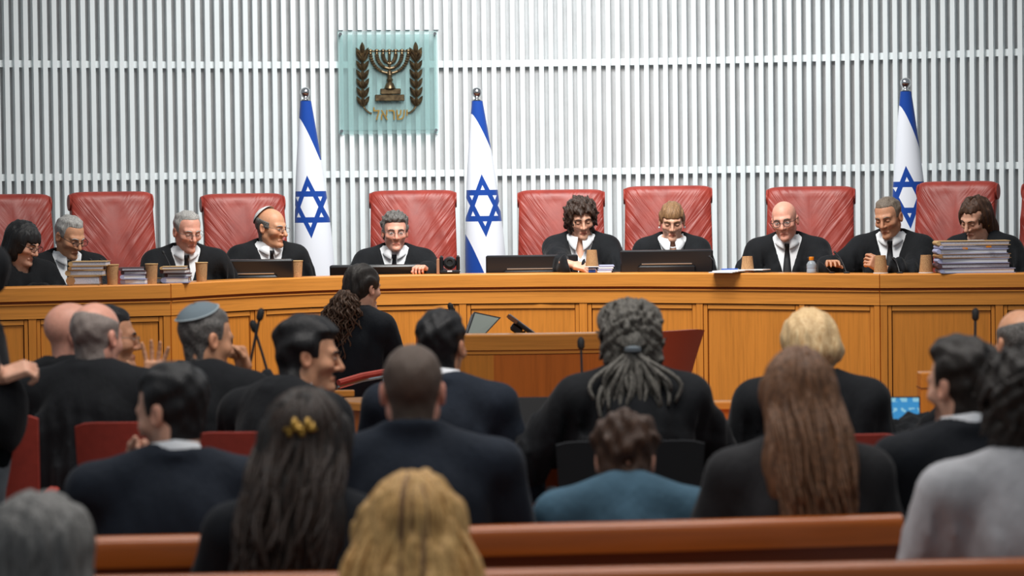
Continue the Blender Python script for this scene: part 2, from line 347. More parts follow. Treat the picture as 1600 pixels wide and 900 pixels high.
for k in range(7):
    x = 610+(k-3)*9.9; MB().lathe([(1.4*U, -6*U), (3*U, -4*U), (2.2*U, -1*U), (3.9*U, .5*U), (3.6*U, 2.2*U), (1*U, 3.4*U)], 10, E(x, 79.5)).build('oil_lamp', M_BRONZE, emb)
def leaf(p, ang, L, wd):
    d = Vector((math.sin(ang), 0, math.cos(ang))); s_ = Vector((math.cos(ang), 0, -math.sin(ang))); V = []; n = 7
    for i in range(n):
        t_ = i/(n-1); wv = wd*math.sin(math.pi*min(1, t_*.9+.08))**.9
        c_ = p+d*L*t_+Vector((0, -.006-.006*math.sin(math.pi*t_), 0))
        V += [c_-s_*wv+Vector((0, .006, 0)), c_+Vector((0, -.004, 0)), c_+s_*wv+Vector((0, .006, 0))]
    Fc = []
    for i in range(n-1):
        for j in range(2): Fc.append((i*3+j, i*3+j+1, (i+1)*3+j+1, (i+1)*3+j))
    return V, Fc
lv = None
for sx, bx in ((-1, 567.5), (1, 651.5)):
    br = MB().tube([E(bx, 72)]+[E(bx, y) for y in range(80, 165, 12)]+[E(bx-sx*1.5, 167), E(bx-sx*5, 172), E(bx-sx*10, 176), E(bx-sx*13.5, 177)], [1*U]*9+[1.6*U]*3+[2.0*U], 6).build('olive_stem', M_BRONZE, emb)
    for k in range(7):
        y = 166-k*14
        if k == 6: MB().add(*leaf(E(bx, 84), 0, 19*U, 4.0*U)).build('leaf', M_BRONZE, br)
        if k < 7:
            for s2 in (-1, 1): MB().add(*leaf(E(bx+s2*.5, y+ (0 if k < 6 else 8)), s2*R(30), 19*U, 3.4*U)).build('leaf', M_BRONZE, br)
        if k < 6: MB().add(*leaf(E(bx, y-1), 0, 15*U, 3.3*U)).build('leaf', M_BRONZE, br)
fc = bpy.data.curves.new('emblem_lettering', 'FONT'); fc.body = '\u05dc\u05d0\u05e8\u05e9\u05d9'; fc.size = .105; fc.extrude = .005; fc.align_x = 'CENTER'
fo = bpy.data.objects.new('tmp_text', fc); C.objects.link(fo); bpy.context.view_layer.update()
tm = bpy.data.meshes.new_from_object(fo.evaluated_get(bpy.context.evaluated_depsgraph_get())); bpy.data.objects.remove(fo)
tv = np.array([v.co[:] for v in tm.vertices])
if len(tv):
    x0, x1 = tv[:, 0].min(), tv[:, 0].max(); kx = 54*U/(x1-x0); y0, y1 = tv[:, 1].min(), tv[:, 1].max(); ky = 20*U/(y1-y0)
    tm.transform(Matrix.Translation(E(610.5, 187)) @ Matrix.Rotation(R(90), 4, 'X') @ Matrix.Diagonal((kx, ky, 1, 1)) @ Matrix.Translation((-(x0+x1)/2, -y0, 0)))
    tm.materials.clear(); tm.materials.append(M_GOLD); link('lettering', tm, emb)
# ---- flags
def flag_mat(name, s_top, star, low=None):
    t = NT(name); t.set(.75, 0, .25); t.b.inputs['Sheen Weight'].default_value = .2
    tc = t.n('ShaderNodeTexCoord'); sp = t.n('ShaderNodeSeparateXYZ'); t.l(tc.outputs['Object'], sp.inputs[0]); X, Z = sp.outputs[0], sp.outputs[2]
    sx = t.math('DIVIDE', t.math('SUBTRACT', t.math('SUBTRACT', X, star[0]), t.math('MULTIPLY', t.math('SUBTRACT', Z, star[1]), star[3])), .76)
    sz = t.math('SUBTRACT', Z, star[1])
    def tri(sg):
        a = t.math('MULTIPLY', sz, -1.0*sg); bx = t.math('MULTIPLY', sx, .866); bz = t.math('MULTIPLY', sz, .5*sg)
        return t.math('MAXIMUM', a, t.math('ADD', t.math('ABSOLUTE', bx), bz))
    def band(v): return t.math('LESS_THAN', t.math('ABSOLUTE', t.math('SUBTRACT', v, star[2]/2-.014)), .0185)
    st = t.math('MAXIMUM', band(tri(1)), band(tri(-1)))
    # upper stripe: blue to the right of a curve that runs down to the right
    (xa, za, xb, zb_) = s_top
    u = t.math('DIVIDE', t.math('SUBTRACT', za, Z), za-zb_)
    u = t.math('MAXIMUM', u, -1.0); edge = t.math('ADD', xa, t.math('MULTIPLY', t.math('POWER', t.math('MAXIMUM', u, 0.0), .8), xb-xa))
    top = t.math('MAXIMUM', t.math('GREATER_THAN', X, edge), t.math('GREATER_THAN', Z, za))
    top = t.math('MULTIPLY', top, t.math('GREATER_THAN', Z, zb_))
    blue = t.math('MAXIMUM', st, top)
    if low:
        (xa, za, xb, zb_) = low; u = t.math('DIVIDE', t.math('SUBTRACT', za, Z), za-zb_)
        e2 = t.math('ADD', xa, t.math('MULTIPLY', t.math('POWER', t.math('MAXIMUM', u, 0.0), .85), xb-xa)); blue = t.math('MAXIMUM', blue, t.math('MULTIPLY', t.math('LESS_THAN', X, e2), t.math('LESS_THAN', Z, za)))
    t.col(t.mix(blue, (.80, .83, .90), hexc(9, 64, 152))); t.bump(t.noise(500, detail=1), .1, .002); return t.m
def flag(bx, by, d, label, lean, low, starpx, rtop, rbot, edgepx):
    top = at(bx, by, d); U2 = d/FPX; Z0 = .3
    t_ = thing('flag', label, 'flag', (top.x, d, Z0), 0, 'blue and white flags on poles behind the bench')
    H = top.z-Z0
    MB().lathe([(.15, 0), (.15, .03), (.05, .06), (.02, .1)], 24).build('base', M_CHROME, t_)
    MB().tube([(0, 0, .05), (0, 0, H-.03)], .014, 12).build('pole', M_ALU, t_)
    MB().lathe([(.018, H-.062), (.030, H-.052), (.030, H-.045), (.014, H-.04), (.014, H-.033), (.024, H-.026), (.035, H-.008), (.037, H+.004), (.033, H+.020), (.02, H+.032), (.004, H+.037)], 24).build('finial_ball', M_CHROME, t_)
    ztop_ = H-.055; zbot = .28; nv, nu = 60, 72; P = []
    for j in range(nu):
        an = 2*math.pi*j/nu
        for i in range(nv):
            v = i/(nv-1); z = ztop_+(zbot-ztop_)*v; py = (top.z-(z+Z0))/U2
            q = min(1, max(0, (py-14)/266)); r = (rtop+(rbot-rtop)*(1-(1-q)**1.55) + (max(0, py-280)*.03))*U2
            cx = lean*U2*py/266; back = math.sin(an)   # +y is away from the room
            fold = 1+.10*q*math.sin(5*an+1.2+2*v)*max(0, back*.8+.25)+.02*q*math.sin(3*an+4*v)
            P.append((cx+r*math.cos(an)*fold, r*.8*math.sin(an)*fold, z))
    o = MB(); o.grid(P, nu, nv, True)
    px2x = lambda px: (px-bx)*U2 
    zz = lambda py: H-(py-by)*U2
    mt = flag_mat('flag_cloth', (px2x(edgepx[0]), zz(edgepx[1]), px2x(edgepx[2]), zz(edgepx[3])), (px2x(starpx[0]), zz(starpx[1]), starpx[2]*U2, -.06), None if not low else (px2x(low[0]), zz(low[1]), px2x(low[2]), zz(low[3])))
    o.build('cloth', mt, t_, sharp=None)
flag(477, 145, 19.35, 'furled blue and white flag with star behind judge wearing a skullcap, left of emblem', 10, None, (482, 323, 47), 8.5, 31, (467, 184, 499, 250))
flag(745, 145, 19.45, 'furled blue and white flag with star and low blue stripe, right of the emblem', 10, (722, 362, 756, 432), (754, 321, 47), 8.5, 32, (737, 178, 768, 238))
flag(1415, 130, 19.2, 'furled blue and white flag standing beside the chair with the big rolled headrest', 5, None, (1415, 308, 47), 8.5, 31, (1405, 165, 1440, 245))
# ---- judges' chairs
def chair(px, topy, wpx, d, yaw, label, hcorr=0):
    p = at(px, topy, d); z0 = .3; H = p.z-z0; wd = wpx*d/FPX
    t_ = thing('judge_chair', label, 'chair', (p.x, d, z0), R(yaw), 'red leather judges chairs')
    # outline of the backrest seen from the side (y, z): front face up, over the roll, down the back
    prof = []; rr = .068; zc = H-rr; zb_ = .46; yf = lambda z: -.05+.16*max(0.0, (z-zb_)/(H-zb_))**1.3
    nf = 30
    for i in range(nf): z = zb_+(zc-zb_)*i/(nf-1); prof.append((yf(z), z, 1))
    yc = yf(zc)+rr
    for k in range(1, 14): a = math.pi-k*(math.pi*1.35)/13; prof.append((yc+rr*math.cos(a), zc+rr*math.sin(a), 2))
    y_b = yc-.012
    for i in range(1, 12): z = zc-.075-(zc-.075-zb_)*i/11; prof.append((yf(z)+.075, z, 0))
    nu = 44; P = []
    for i in range(nu):
        u = -1+2*i/(nu-1); us = math.sin(u*math.pi/2) if True else u
        e = math.sqrt(max(0, 1-abs(us)**7)); 
        for (y, z, k) in prof:
            tz = (z-zb_)/(H-zb_); hw_ = wd/2*(1.03-.06*tz); 
            cy = yf(z)+.04 if k != 2 else yc; czz = z if k != 2 else zc
            yy = cy+(y-cy)*(.55+.45*e); zz_ = czz+(z-czz)*(.72+.28*e)
            if k == 1:
                yy -= .028*(1-us*us)*math.sin(math.pi*min(1, tz*1.05)); 
                wr = (1-2*abs(math.sin(11*tz+6*abs(us)+1.5*us+.6*math.sin(9*tz+px))))*.0085*abs(us)**1.3*min(1, (1-tz)*4)*(.5+.5*math.sin(px+5*tz+2*us))+(1-2*abs(math.sin(5*us+3*tz+px)))*.004*(1-abs(us))
                if tz < .25: wr += .010*math.sin(tz*40)
                yy -= wr
            P.append((hw_*us*(1 if k != 2 else 1), yy, zz_))
    o = MB(); o.grid(P, nu, len(prof)); k = len(prof)
    o.F.append(tuple(range(k))); o.F.append(tuple((nu-1)*k+j for j in range(k-1, -1, -1)))
    bk = o.build('backrest', M_LEATHER, t_, sharp=60)
    for sx in (-1, 1):
        MB().tube([(sx*(wd/2*.965), yc+.001, zc), (sx*(wd/2*1.012), yc+.001, zc)], [rr*.80, rr*.72], 20).build('roll_end', M_LEATHER, bk)
        MB().box((sx*wd*.5, -.28, .42), (.06, .42, .05), bev=.02).build('armrest', M_LEATHER, t_)
        MB().box((sx*wd*.5, -.28, .32), (.03, .06, .22), bev=.008).build('arm_post', M_CHROME, t_)
    MB().box((0, -.28, .22), (wd*.92, .5, .12), bev=.04).build('seat', M_LEATHER, t_)
    MB().tube([(0, -.25, .05), (0, -.25, .18)], .03, 12).build('column', M_CHROME, t_)
    b = MB()
    for q in range(5): a = q*math.pi*2/5; b.tube([(0, -.25, .06), (.27*math.cos(a), -.25+.27*math.sin(a), .03)], [.022, .014], 8)
    b.build('star_base', M_CHROME, t_); return t_
chair(22, 303, 132, bd(50)+1.25, 22, 'red leather chair back at the left edge, behind judge with cropped grey hair')
chair(181, 299, 132, bd(180)+1.15, 20, 'red leather chair standing between the two grey haired judges at left')
chair(386, 302, 132, bd(386)+.95, 16, 'red leather chair behind the judge in a white skullcap')
chair(645, 297, 136, bd(645)+.85, 2, 'red leather chair behind the curly grey haired judge')
chair(876, 296, 136, bd(876)+.9, -2, 'red leather chair behind the judge with thick dark curls')
chair(1044, 290, 138, bd(1044)+.9, -2, 'red leather chair behind the judge with a pearl necklace')
chair(1264, 291, 138, bd(1264)+1.0, -10, 'red leather chair behind the bald judge in round glasses')
chair(1486, 283, 128, bd(1486)+1.1, -24, 'red leather chair with large rolled headrest end showing, beside the right flag')
chair(1652, 282, 132, bd(1640)+1.2, -26, 'red leather chair cut off by the right edge of the photo')
# ---------------------------------------------------------------- people: distance fields meshed with surface nets
def smin(a, b, k): h = np.clip(.5+.5*(b-a)/k, 0, 1); return b+(a-b)*h-k*h*(1-h)
def smax(a, b, k): return -smin(-a, -b, k)
def A(v): return np.asarray(v, np.float32)
def ell(P, c, r):
    q = P-A(c); r = A(r); k0 = np.sqrt(((q/r)**2).sum(-1)); k1 = np.sqrt(((q/(r*r))**2).sum(-1))+1e-6; return k0*(k0-1)/k1
def cap(P, a, b, ra, rb=None):
    rb = ra if rb is None else rb; a = A(a); d = A(b)-a; q = P-a; t = np.clip((q@d)/max(1e-9, float(d@d)), 0, 1)
    return np.sqrt(((q-t[..., None]*d)**2).sum(-1))-(ra+(rb-ra)*t)
_dirs = rng.normal(size=(16, 3)).astype(np.float32); _dirs /= np.linalg.norm(_dirs, axis=1)[:, None]; _ph = rng.uniform(0, 6.28, 16).astype(np.float32)
def wn(P, f, n=7, st=(1, 1, 1), seed=0):
    Q = P*A(st)*f; s = 0
    for i in range(n): j = (i+seed) % 16; s = s+np.sin(Q@_dirs[j]*(1+.23*i)+_ph[j]+seed)
    return s/n**.5
def nets(d, org, h):
    s = d < 0; nx, ny, nz = d.shape
    c = [s[i:nx-1+i, j:ny-1+j, k:nz-1+k] for i in (0, 1) for j in (0, 1) for k in (0, 1)]
    cnt = sum(x.astype(np.int8) for x in c); I = np.argwhere((cnt > 0) & (cnt < 8)); n = len(I)
    acc = np.zeros((n, 3), np.float32); num = np.zeros(n, np.float32)
    corn = [(i, j, k) for i in (0, 1) for j in (0, 1) for k in (0, 1)]
    cv = {o: d[I[:, 0]+o[0], I[:, 1]+o[1], I[:, 2]+o[2]] for o in corn}
    for o in corn:
        for ax in range(3):
            if o[ax]: continue
            o2 = list(o); o2[ax] = 1; o2 = tuple(o2); a, b = cv[o], cv[o2]; m = (a < 0) != (b < 0)
            t = np.where(m, a/np.where(a == b, 1, a-b), 0); p = np.tile(A(o), (n, 1)); p[:, ax] = t; acc += p*m[:, None]; num += m
    V = (I+acc/num[:, None])*h+A(org)
    idx = np.full((nx-1, ny-1, nz-1), -1, np.int32); idx[I[:, 0], I[:, 1], I[:, 2]] = np.arange(n); F = []
    for ax in range(3):
        sl0 = [slice(1, -1)]*3; sl0[ax] = slice(0, -1); sl1 = [slice(1, -1)]*3; sl1[ax] = slice(1, None)
        a = s[tuple(sl0)]; b = s[tuple(sl1)]; e = np.argwhere(a != b)
        if not len(e): continue
        off = np.ones(3, int); off[ax] = 0; e = e+off; u = (ax+1) % 3; v = (ax+2) % 3
        fl = s[e[:, 0], e[:, 1], e[:, 2]]
        def g(du, dv): q = e.copy(); q[:, u] -= du; q[:, v] -= dv; return idx[q[:, 0], q[:, 1], q[:, 2]]
        q = np.stack([g(1, 1), g(0, 1), g(0, 0), g(1, 0)], 1); q[~fl] = q[~fl][:, ::-1]; F.append(q)
    F = np.concatenate(F); F = F[(F >= 0).all(1)]; return V, F
def mesh_sdf(fn, lo, hi, h):
    lo = A(lo); n = np.ceil((A(hi)-lo)/h).astype(int)+1
    ax = [lo[i]+h*np.arange(n[i], dtype=np.float32) for i in range(3)]; P = np.stack(np.meshgrid(*ax, indexing='ij'), -1)
    d = fn(P); return nets(d, lo, h)
# ---- head: origin mid-head at eye height, face towards -Y
def skull(P, o):
    jw = o.get('jw', 1); ft = o.get('fat', 0)
    d = ell(P, (0, .012, .034), (.076, .097, .086))
    d = smin(d, ell(P, (0, -.016, -.036), (.0565*jw+ft*.008, .070, .083)), .035)
    return d
def head_fn(P, o):
    jw = o.get('jw', 1); ns = o.get('nose', 1); ft = o.get('fat', 0); d = skull(P, o); X = P.copy(); X[..., 0] = np.abs(X[..., 0])
    d = smin(d, cap(X, (.047*jw, .008, -.055), (.011, -.062, -.099), .015+ft*.010, .017), .030)
    d = smin(d, ell(P, (0, -.080, -.103), (.020, .017, .016)), .022)
    if ft > .3: d = smin(d, ell(P, (0, -.03, -.115), (.055, .05, .03)), .04)
    d = smin(d, cap(X, (.008, -.087, .020), (.042, -.070, .020), .0105), .018)
    d = smin(d, ell(X, (.042, -.056, -.028), (.020, .021, .018)), .035)
    d = smax(d, -ell(X, (.052, -.068, -.074), (.014, .030, .024)), .026) if not ft > .3 else d
    d = smax(d, -ell(X, (.031, -.101, -.001), (.019, .017, .0125)), .014)
    d = smin(d, ell(X, (.031, -.0745, -.002), (.0155, .0135, .0125)), .004)
    d = smin(d, cap(P, (0, -.088, .012), (0, -.106*(.75+.25*ns)-.003*ns, -.034), .0075, .0115*ns), .012)
    d = smin(d, ell(X, (.0115*ns, -.094, -.038), (.0088*ns, .012, .0085)), .007)
    lc = o.get('lip', 1)
    d = smin(d, cap(X, (.0, -.0900, -.0660), (.022, -.079, -.0715), .0058*lc, .003), .006)
    d = smin(d, cap(X, (.0, -.0890, -.0785), (.019, -.079, -.0750), .0066*lc, .003), .006)
    d = smax(d, -cap(X, (.0, -.0985, -.0722), (.020, -.0880, -.0738), .0022), .003)
    if o.get('age', 0): d = smax(d, -cap(X, (.020, -.0965, -.045), (.029, -.085, -.068), .0018), .012)
    e = ell((X-A((.079, .014, -.006)))@A(Matrix.Rotation(R(-14), 3, 'X')) , (0, 0, 0), (.0105, .019, .032))
    e = smax(e, -ell(X, (.091, .008, -.004), (.011, .012, .021)), .005); d = smin(d, e, .008)
    nb = o['nb']; nr = o.get('nr', .055)
    d = smin(d, cap(P, (0, .018, -.055), nb, nr*.98, nr*1.05), .025)
    return d
def head_mesh(o, h=.0042):
    nb = o['nb']; lo = (-.115, -.13, min(-.16, nb[2]-.02)); hi = (.115, .13, .135)
    lo = (min(lo[0], nb[0]-.085), min(lo[1], nb[1]-.085), lo[2]); hi = (max(hi[0], nb[0]+.085), max(hi[1], nb[1]+.085), hi[2])
    V, F = mesh_sdf(lambda P: head_fn(P, o), lo, hi, h)
    col = np.ones((len(V), 3), np.float32); x = np.abs(V[:, 0]); y = V[:, 1]; z = V[:, 2]
    def blend(m, c): col[:] = col*(1-m[:, None])+col*A(c)*m[:, None]
    lips = np.exp(-((z+.0722)/.0095)**4)*np.exp(-(x/.021)**4)*(y < -.07); blend(lips, o.get('lipc', (.86, .62, .60)))
    crease = np.exp(-((z+.0724+.06*x)/.0030)**2)*(x < .021)*(y < -.065); blend(crease*.7, (.42, .28, .28))
    blend(np.exp(-((x-.042)/.02)**2-((z+.036)/.02)**2)*(y < -.04)*.5, (1.02, .80, .76))
    blend(np.exp(-(x/.014)**2-((z+.036)/.014)**2)*(y < -.085)*.5, (1.0, .80, .75))
    blend(np.exp(-((x-.031)/.019)**2-((z+.0155)/.005)**2)*(y < -.06)*.55, (.74, .62, .60))     # under the eyes
    blend((x > .078)*.35, (1.03, .74, .70))
    ed = np.abs(np.sqrt(((x-.031)/.0165)**2+((z+.0015)/.0082)**2)-1); blend(np.exp(-(ed/.30)**2)*(y < -.07)*(z > -.002)*.75, (.35, .28, .26))
    if o.get('beard'): blend(np.clip((-.045-z)/.02, 0, 1)*np.clip((-y-.0)/.03, 0, 1)*(z > -.135)*o['beard']*(1-lips), o.get('beardc', (.42, .40, .40)))
    if o.get('scalp'):
        m = np.clip((z-.0-.35*(-y))/.03, 0, 1)*(z > -.02); blend(m*o['scalp'], o.get('scalpc', (.8, .78, .78)))
    return V, F, col
# ---- hair fields (head space)
def line_fn(P, o):
    z = P[..., 2]; f = -P[..., 1]; x = np.abs(P[..., 0]); hl = o.get('hl', .066)
    r = smin(hl+o.get('mpeak', 0)*x-z, np.maximum(f-.032, -.004-z), .02); r = smin(r, np.maximum(f+.018, o.get('nape', -.088)-z), .02); return r
def hair_fn(P, o):
    st = o['hair']; sk = smin(skull(P, o), cap(P, (0, .018, -.055), o['nb'], o.get('nr', .055)*.98, o.get('nr', .055)*1.05), .025); t = o.get('ht', .012); x = P[..., 0]; ax_ = np.abs(x); f = -P[..., 1]; z = P[..., 2]
    if st in ('short', 'buzz', 'curly'):
        top = np.clip((z-.02)/.08, 0, 1); tt = t*(.45+.55*top)+ (o.get('quiff', 0)*np.clip((f-.0)/.08, 0, 1)*top)
        am, fr = o.get('na', .003), o.get('nf', 90); ln = line_fn(P, o); tp = np.clip(-ln/(.028 if st != 'curly' else .024), .10, 1)
        return smax(sk-(tt+am*wn(P, fr, 6, o.get('nst', (1, .5, 1))))*tp, ln, .006)
    if st == 'fringe':
        r = np.maximum(z-o.get('ftop', .055)-.25*(P[..., 1]-.04), line_fn(P, o)); r = np.maximum(r, f-.035)
        return smax(sk-t-.002*wn(P, 100, 5), r, .008)
    if st == 'bob':
        w_ = o.get('hw', .098); ln = o.get('hlen', .12); bz = o.get('bang', .03)
        d = smin(ell(P, (0, .016, .022), (w_, .116, .112)), ell(P, (0, .03, -ln*.55), (w_*1.02, .085, ln*.62)), .04)
        face = np.maximum(np.maximum(ax_-.058-.02*np.clip(-z/.1, 0, 1), z-bz), .045-f-(.02 if not o.get('open') else .04))
        d = smax(d, -face, .012); d = smax(d, -(skull(P, o)+.0), .004) if False else d
        return d-.0035*wn(P, o.get('nf', 90), 6, o.get('nst', (1.2, 1.2, .15)))*o.get('nk', 1)
    if st == 'long':
        w_ = o.get('hw', .105); L = o.get('hlen', .38); bk = o.get('hback', .06); b2 = o.get('hback2', bk+.015); bend = o.get('bend', 0)
        d = ell(P, (0, .014, .024), (.093, .114, .108))
        d = smin(d, cap((P*A((1, 1.6, 1))), (0, (bk-.02)*1.6, .0), (bend*.5, (bk+.45*(b2-bk))*1.6, -L*.5), w_*.85, w_), .06)
        d = smin(d, cap((P*A((1, 1.9, 1))), (bend*.5, (bk+.40*(b2-bk))*1.9, -L*.45), (bend, b2*1.9, -L), w_, o.get('hw2', w_*.72)), .05)
        face = np.maximum(np.maximum(ax_-.062, z-.06), .03-f); d = smax(d, -face, .015)
        if o.get('part'): d = smax(d, -cap(P, (.0, -.08, .118), (.0, .10, .120), .006), .02)
        return d-.0055*wn(P, 75, 7, (1.3, 1.3, .16))-.004*wn(P, 30, 4, (1, 1, .35), 3)
    if st == 'mop':     # full curls standing off the skull, over ears and nape
        d = smin(ell(P, (0, .014, .040), (.105, .120, .106)), ell(P, (0, .035, -.035), (.102, .085, .085)), .03)
        face = np.maximum(np.maximum(ax_-.060-.15*np.clip(-.02-z, 0, 1), z-.055), .035-f); d = smax(d, -face, .012)
        return d-.008*wn(P, 85, 8, (1, 1, 1))-.004*wn(P, 190, 6, (1, 1, 1), 5)
    if st == 'back':    # combed back, gathered behind, bangs over the brow
        d = smin(ell(P, (0, .014, .034), (.084, .107, .098)), ell(P, (0, .075, -.02), (.055, .05, .06)), .03)
        face = np.maximum(np.maximum(ax_-.064, z-.036), .02-f); d = smax(d, -face, .01)
        low = np.minimum(-.005-z, np.maximum(.012-P[..., 1], -.075-z)); d = smax(d, low, .01)
        return d-.003*wn(P, 110, 6, (1.3, .3, .5))
    raise ValueError(st)
def hair_mesh(o, h=.0052):
    st = o['hair']; L = o.get('hlen', .12) if st in ('bob', 'long') else .10
    return mesh_sdf(lambda P: hair_fn(P, o), (-.155-abs(o.get('bend', 0)), -.145, -L-.11), (.155+abs(o.get('bend', 0)), .19+max(0, o.get('hback2', 0)-.06), .165), h)
# ---- hands: wrist at origin, fingers along -Y, back of hand +Z; thumb on the -X side
_hands = {}
def hand_mesh(pose):
    if pose in _hands: return _hands[pose]
    curl = {'relax': (.35, .45, .3), 'flat': (.12, .15, .1), 'open': (.05, .15, .12), 'grip': (.75, .95, .6), 'fist': (1.2, 1.4, .9), 'point': (.2, .25, .2)}[pose]
    ch = []
    for i, (x, l, fan) in enumerate(((-.030, .074, .16), (-.0095, .082, .04), (.0115, .077, -.06), (.0305, .062, -.2))):
        if pose == 'open': fan *= 1.7
        p = np.array([x, -.086, .0]); an = 0; cc = curl
        if pose == 'point' and i > 0: cc = (.9, 1.0, .7)
        for k, (fr, c_) in enumerate(zip((.45, .31, .24), cc)):
            an += c_*(1+.08*i); dv = np.array([-math.sin(fan)*math.cos(an), -math.cos(an)*math.cos(fan), -math.sin(an)]); q = p+dv*l*fr
            ch.append((p, q, .0090-.0009*k, .0084-.0010*k)); p = q
    sp = {'open': 1.0, 'flat': .7}.get(pose, .5); p = np.array([-.026, -.022, -.004]); an = 0
    for k, l in enumerate((.042, .034, .027)):
        dv = np.array([-math.sin(sp-an*.5), -math.cos(sp-an*.5), -.35-.15*k]); dv /= np.linalg.norm(dv); q = p+dv*l; ch.append((p, q, .013-.0022*k, .0115-.0022*k)); p = q; an += .35+(.5 if pose in ('grip', 'fist') else 0)
    def fn(P):
        q = np.abs(P-A((0, -.048, 0)))-A((.031, .034, .0055)); d = np.sqrt((np.maximum(q, 0)**2).sum(-1))+np.minimum(q.max(-1), 0)-.0085
        d = smin(d, cap(P, (-.03, -.03, -.008), (-.02, -.055, -.010), .013, .010), .012)
        d = smin(d, cap(P*A((1, 1, 1.25)), (0, .075, 0), (0, -.012, 0), .031, .026), .02)
        for a, b, r0, r1 in ch: d = smin(d, cap(P, a, b, r0, r1), .0045)
        return d
    _hands[pose] = mesh_sdf(fn, (-.13, -.20, -.12), (.08, .11, .05), .0042); return _hands[pose]
def frame(fwd, nrm):
    f = Vector(fwd).normalized(); n = Vector(nrm); n = (n-f*n.dot(f)).normalized(); s = n.cross(f)*1.0
    s = (-f).cross(n); return Matrix((s, -f, n)).transposed()
def to_np(M): return np.array([[M[i][j] for j in range(3)] for i in range(3)], np.float32)
def person(label, px, py, d, byaw, hyaw, hp=0, hr=0, outfit='robe', mat=None, hair=None, hmat=None, skin=None, sc=1.0, nk=(0, .035), lean=.04, sh=.185,
           wr=None, hands=('relax', 'relax'), hdir=None, floor=0.0, glasses=None, collar='shirt', tie=True, o=None, detail=True, standing=False, fat=0, eyes='open', brow=None, head=True, group=None, extra=None, side=0, bulk=1.0, nz=.138, bare=None):
    o = dict(o or {}); o['hair'] = hair; Hc = at(px, py, d)
    Rb = Matrix.Rotation(R(byaw), 3, 'Z'); Rh = Rb.__class__(Matrix.Rotation(R(hyaw), 3, 'Z') @ Matrix.Rotation(R(hp), 3, 'X') @ Matrix.Rotation(R(hr), 3, 'Y'))
    N = Hc+Rb @ Vector((nk[0]*sc, nk[1]*sc, 0))+Vector((0, 0, -nz*sc))
    Rbn = to_np(Rb); Rhn = to_np(Rh); RbT = Rb.transposed()
    pel = Rb @ Vector((side, lean, 0)); pz = max(N.z-.53, floor+.44) if not standing else N.z-.53
    base = Vector((N.x+pel.x, N.y+pel.y, floor))
    t_ = thing('person', label, 'person', base, 0, group)
    off = A(base); Nn = A(N)
    body_local = lambda w_: np.array(RbT @ (Vector(w_)-N), np.float32)
    toW = lambda V: V@Rbn.T+Nn-off
    pelL = np.array([side, lean, pz-N.z], np.float32)
    # arms
    S = []
    for i, sx in enumerate((-1, 1)):
        s_ = np.array([sx*sh, .012, -.058]); w_ = None if not wr else wr[i]
        wl = body_local(w_) if w_ is not None else np.array([sx*.13, -.27, -.40] if not standing else [sx*.26, -.02, -.62])
        dv = wl-s_; L = np.linalg.norm(dv); l1, l2 = .30, .27
        if L > l1+l2-.005: k_ = L/(l1+l2-.005); l1 *= k_; l2 *= k_
        a_ = (l1*l1-l2*l2+L*L)/(2*L); hgt = math.sqrt(max(0, l1*l1-a_*a_)); u = dv/L; bend = np.array([sx*.75, .45, -.8]) if not standing else np.array([sx*.15, .9, -1.0]); bend -= u*(bend@u); bend /= np.linalg.norm(bend)
        S.append((s_, s_+u*a_+bend*hgt, wl))
    wide = outfit == 'robe'
    hb = np.array(RbT @ (Hc+Rh @ Vector((0, .018*sc, -.06*sc))-N), np.float32)     # top of neck in body space
    def torso(P, e=0.0):
        b_ = bulk
        dd = ell(P, (0, .03, -.20), (.168*b_+e+.012*fat, .118*b_+e+.02*fat, .215+e)); dd = smin(dd, ell(P, pelL*A((.6, .6, .72)), (.152*b_+e+.03*fat, .118*b_+e+.05*fat, .18+e)), .08)
        dd = smin(dd, ell(P, pelL+A((0, 0, .02)), (.17*b_+e, .135*b_+e, .13+e)), .07)
        X = P.copy(); X[..., 0] = np.abs(X[..., 0])
        dd = smin(dd, cap(X, (.028, .02, .012), (sh*.95, .014, -.055), .042+e, .052+e), .05); return dd
    def arms(P, e0, e1, k=.05):
        dd = None
        for s_, el, w_ in S:
            q = smin(cap(P, s_, el, .056+e0, .046+e0*1.1), cap(P, el, w_-(w_-el)*(.10 if not bare or e0 < 0 else bare), .045+e0*1.1, .031+e1), .03); dd = q if dd is None else np.minimum(dd, q)
        return dd
    kn = [(np.array([sx*.13, -.40+pelL[1], pelL[2]+.02]), np.array([sx*.14, -.40+pelL[1], floor-N.z+.08])) for sx in (-1, 1)] if not standing else [(np.array([sx*.10, -.02+pelL[1], (floor-N.z)*.5+pelL[2]*.5]), np.array([sx*.11, pelL[1], floor-N.z+.08])) for sx in (-1, 1)]
    e = {'robe': .030, 'suit': .016, 'shirt': .014, 'blouse': .022}[outfit]
    def garment(P):
        dd = torso(P, e); ea_, eb = {'robe': (.030, .052), 'suit': (.012, .012), 'shirt': (.010, .009), 'blouse': (.022, .03)}[outfit]
        dd = smin(dd, arms(P, ea_, eb), .035)
        if outfit in ('robe',):
            for (k_, a_) in kn: dd = smin(dd, cap(P, pelL, k_, .11, .10), .08)
        am = {'robe': .0110, 'suit': .0060, 'shirt': .0080, 'blouse': .0100}[outfit]
        dd = dd-am*wn(P, 26, 7, (1.3, 1.3, .30), 2)*np.clip((-.02-P[..., 2])/.10, 0, 1)-am*.5*wn(P, 60, 6, (1, 1, .45), 5)*np.clip((-.05-P[..., 2])/.1, 0, 1)
        if wide: dd = dd-.008*np.clip((-.115-.25*np.abs(P[..., 0])-P[..., 2])/.02, 0, 1)
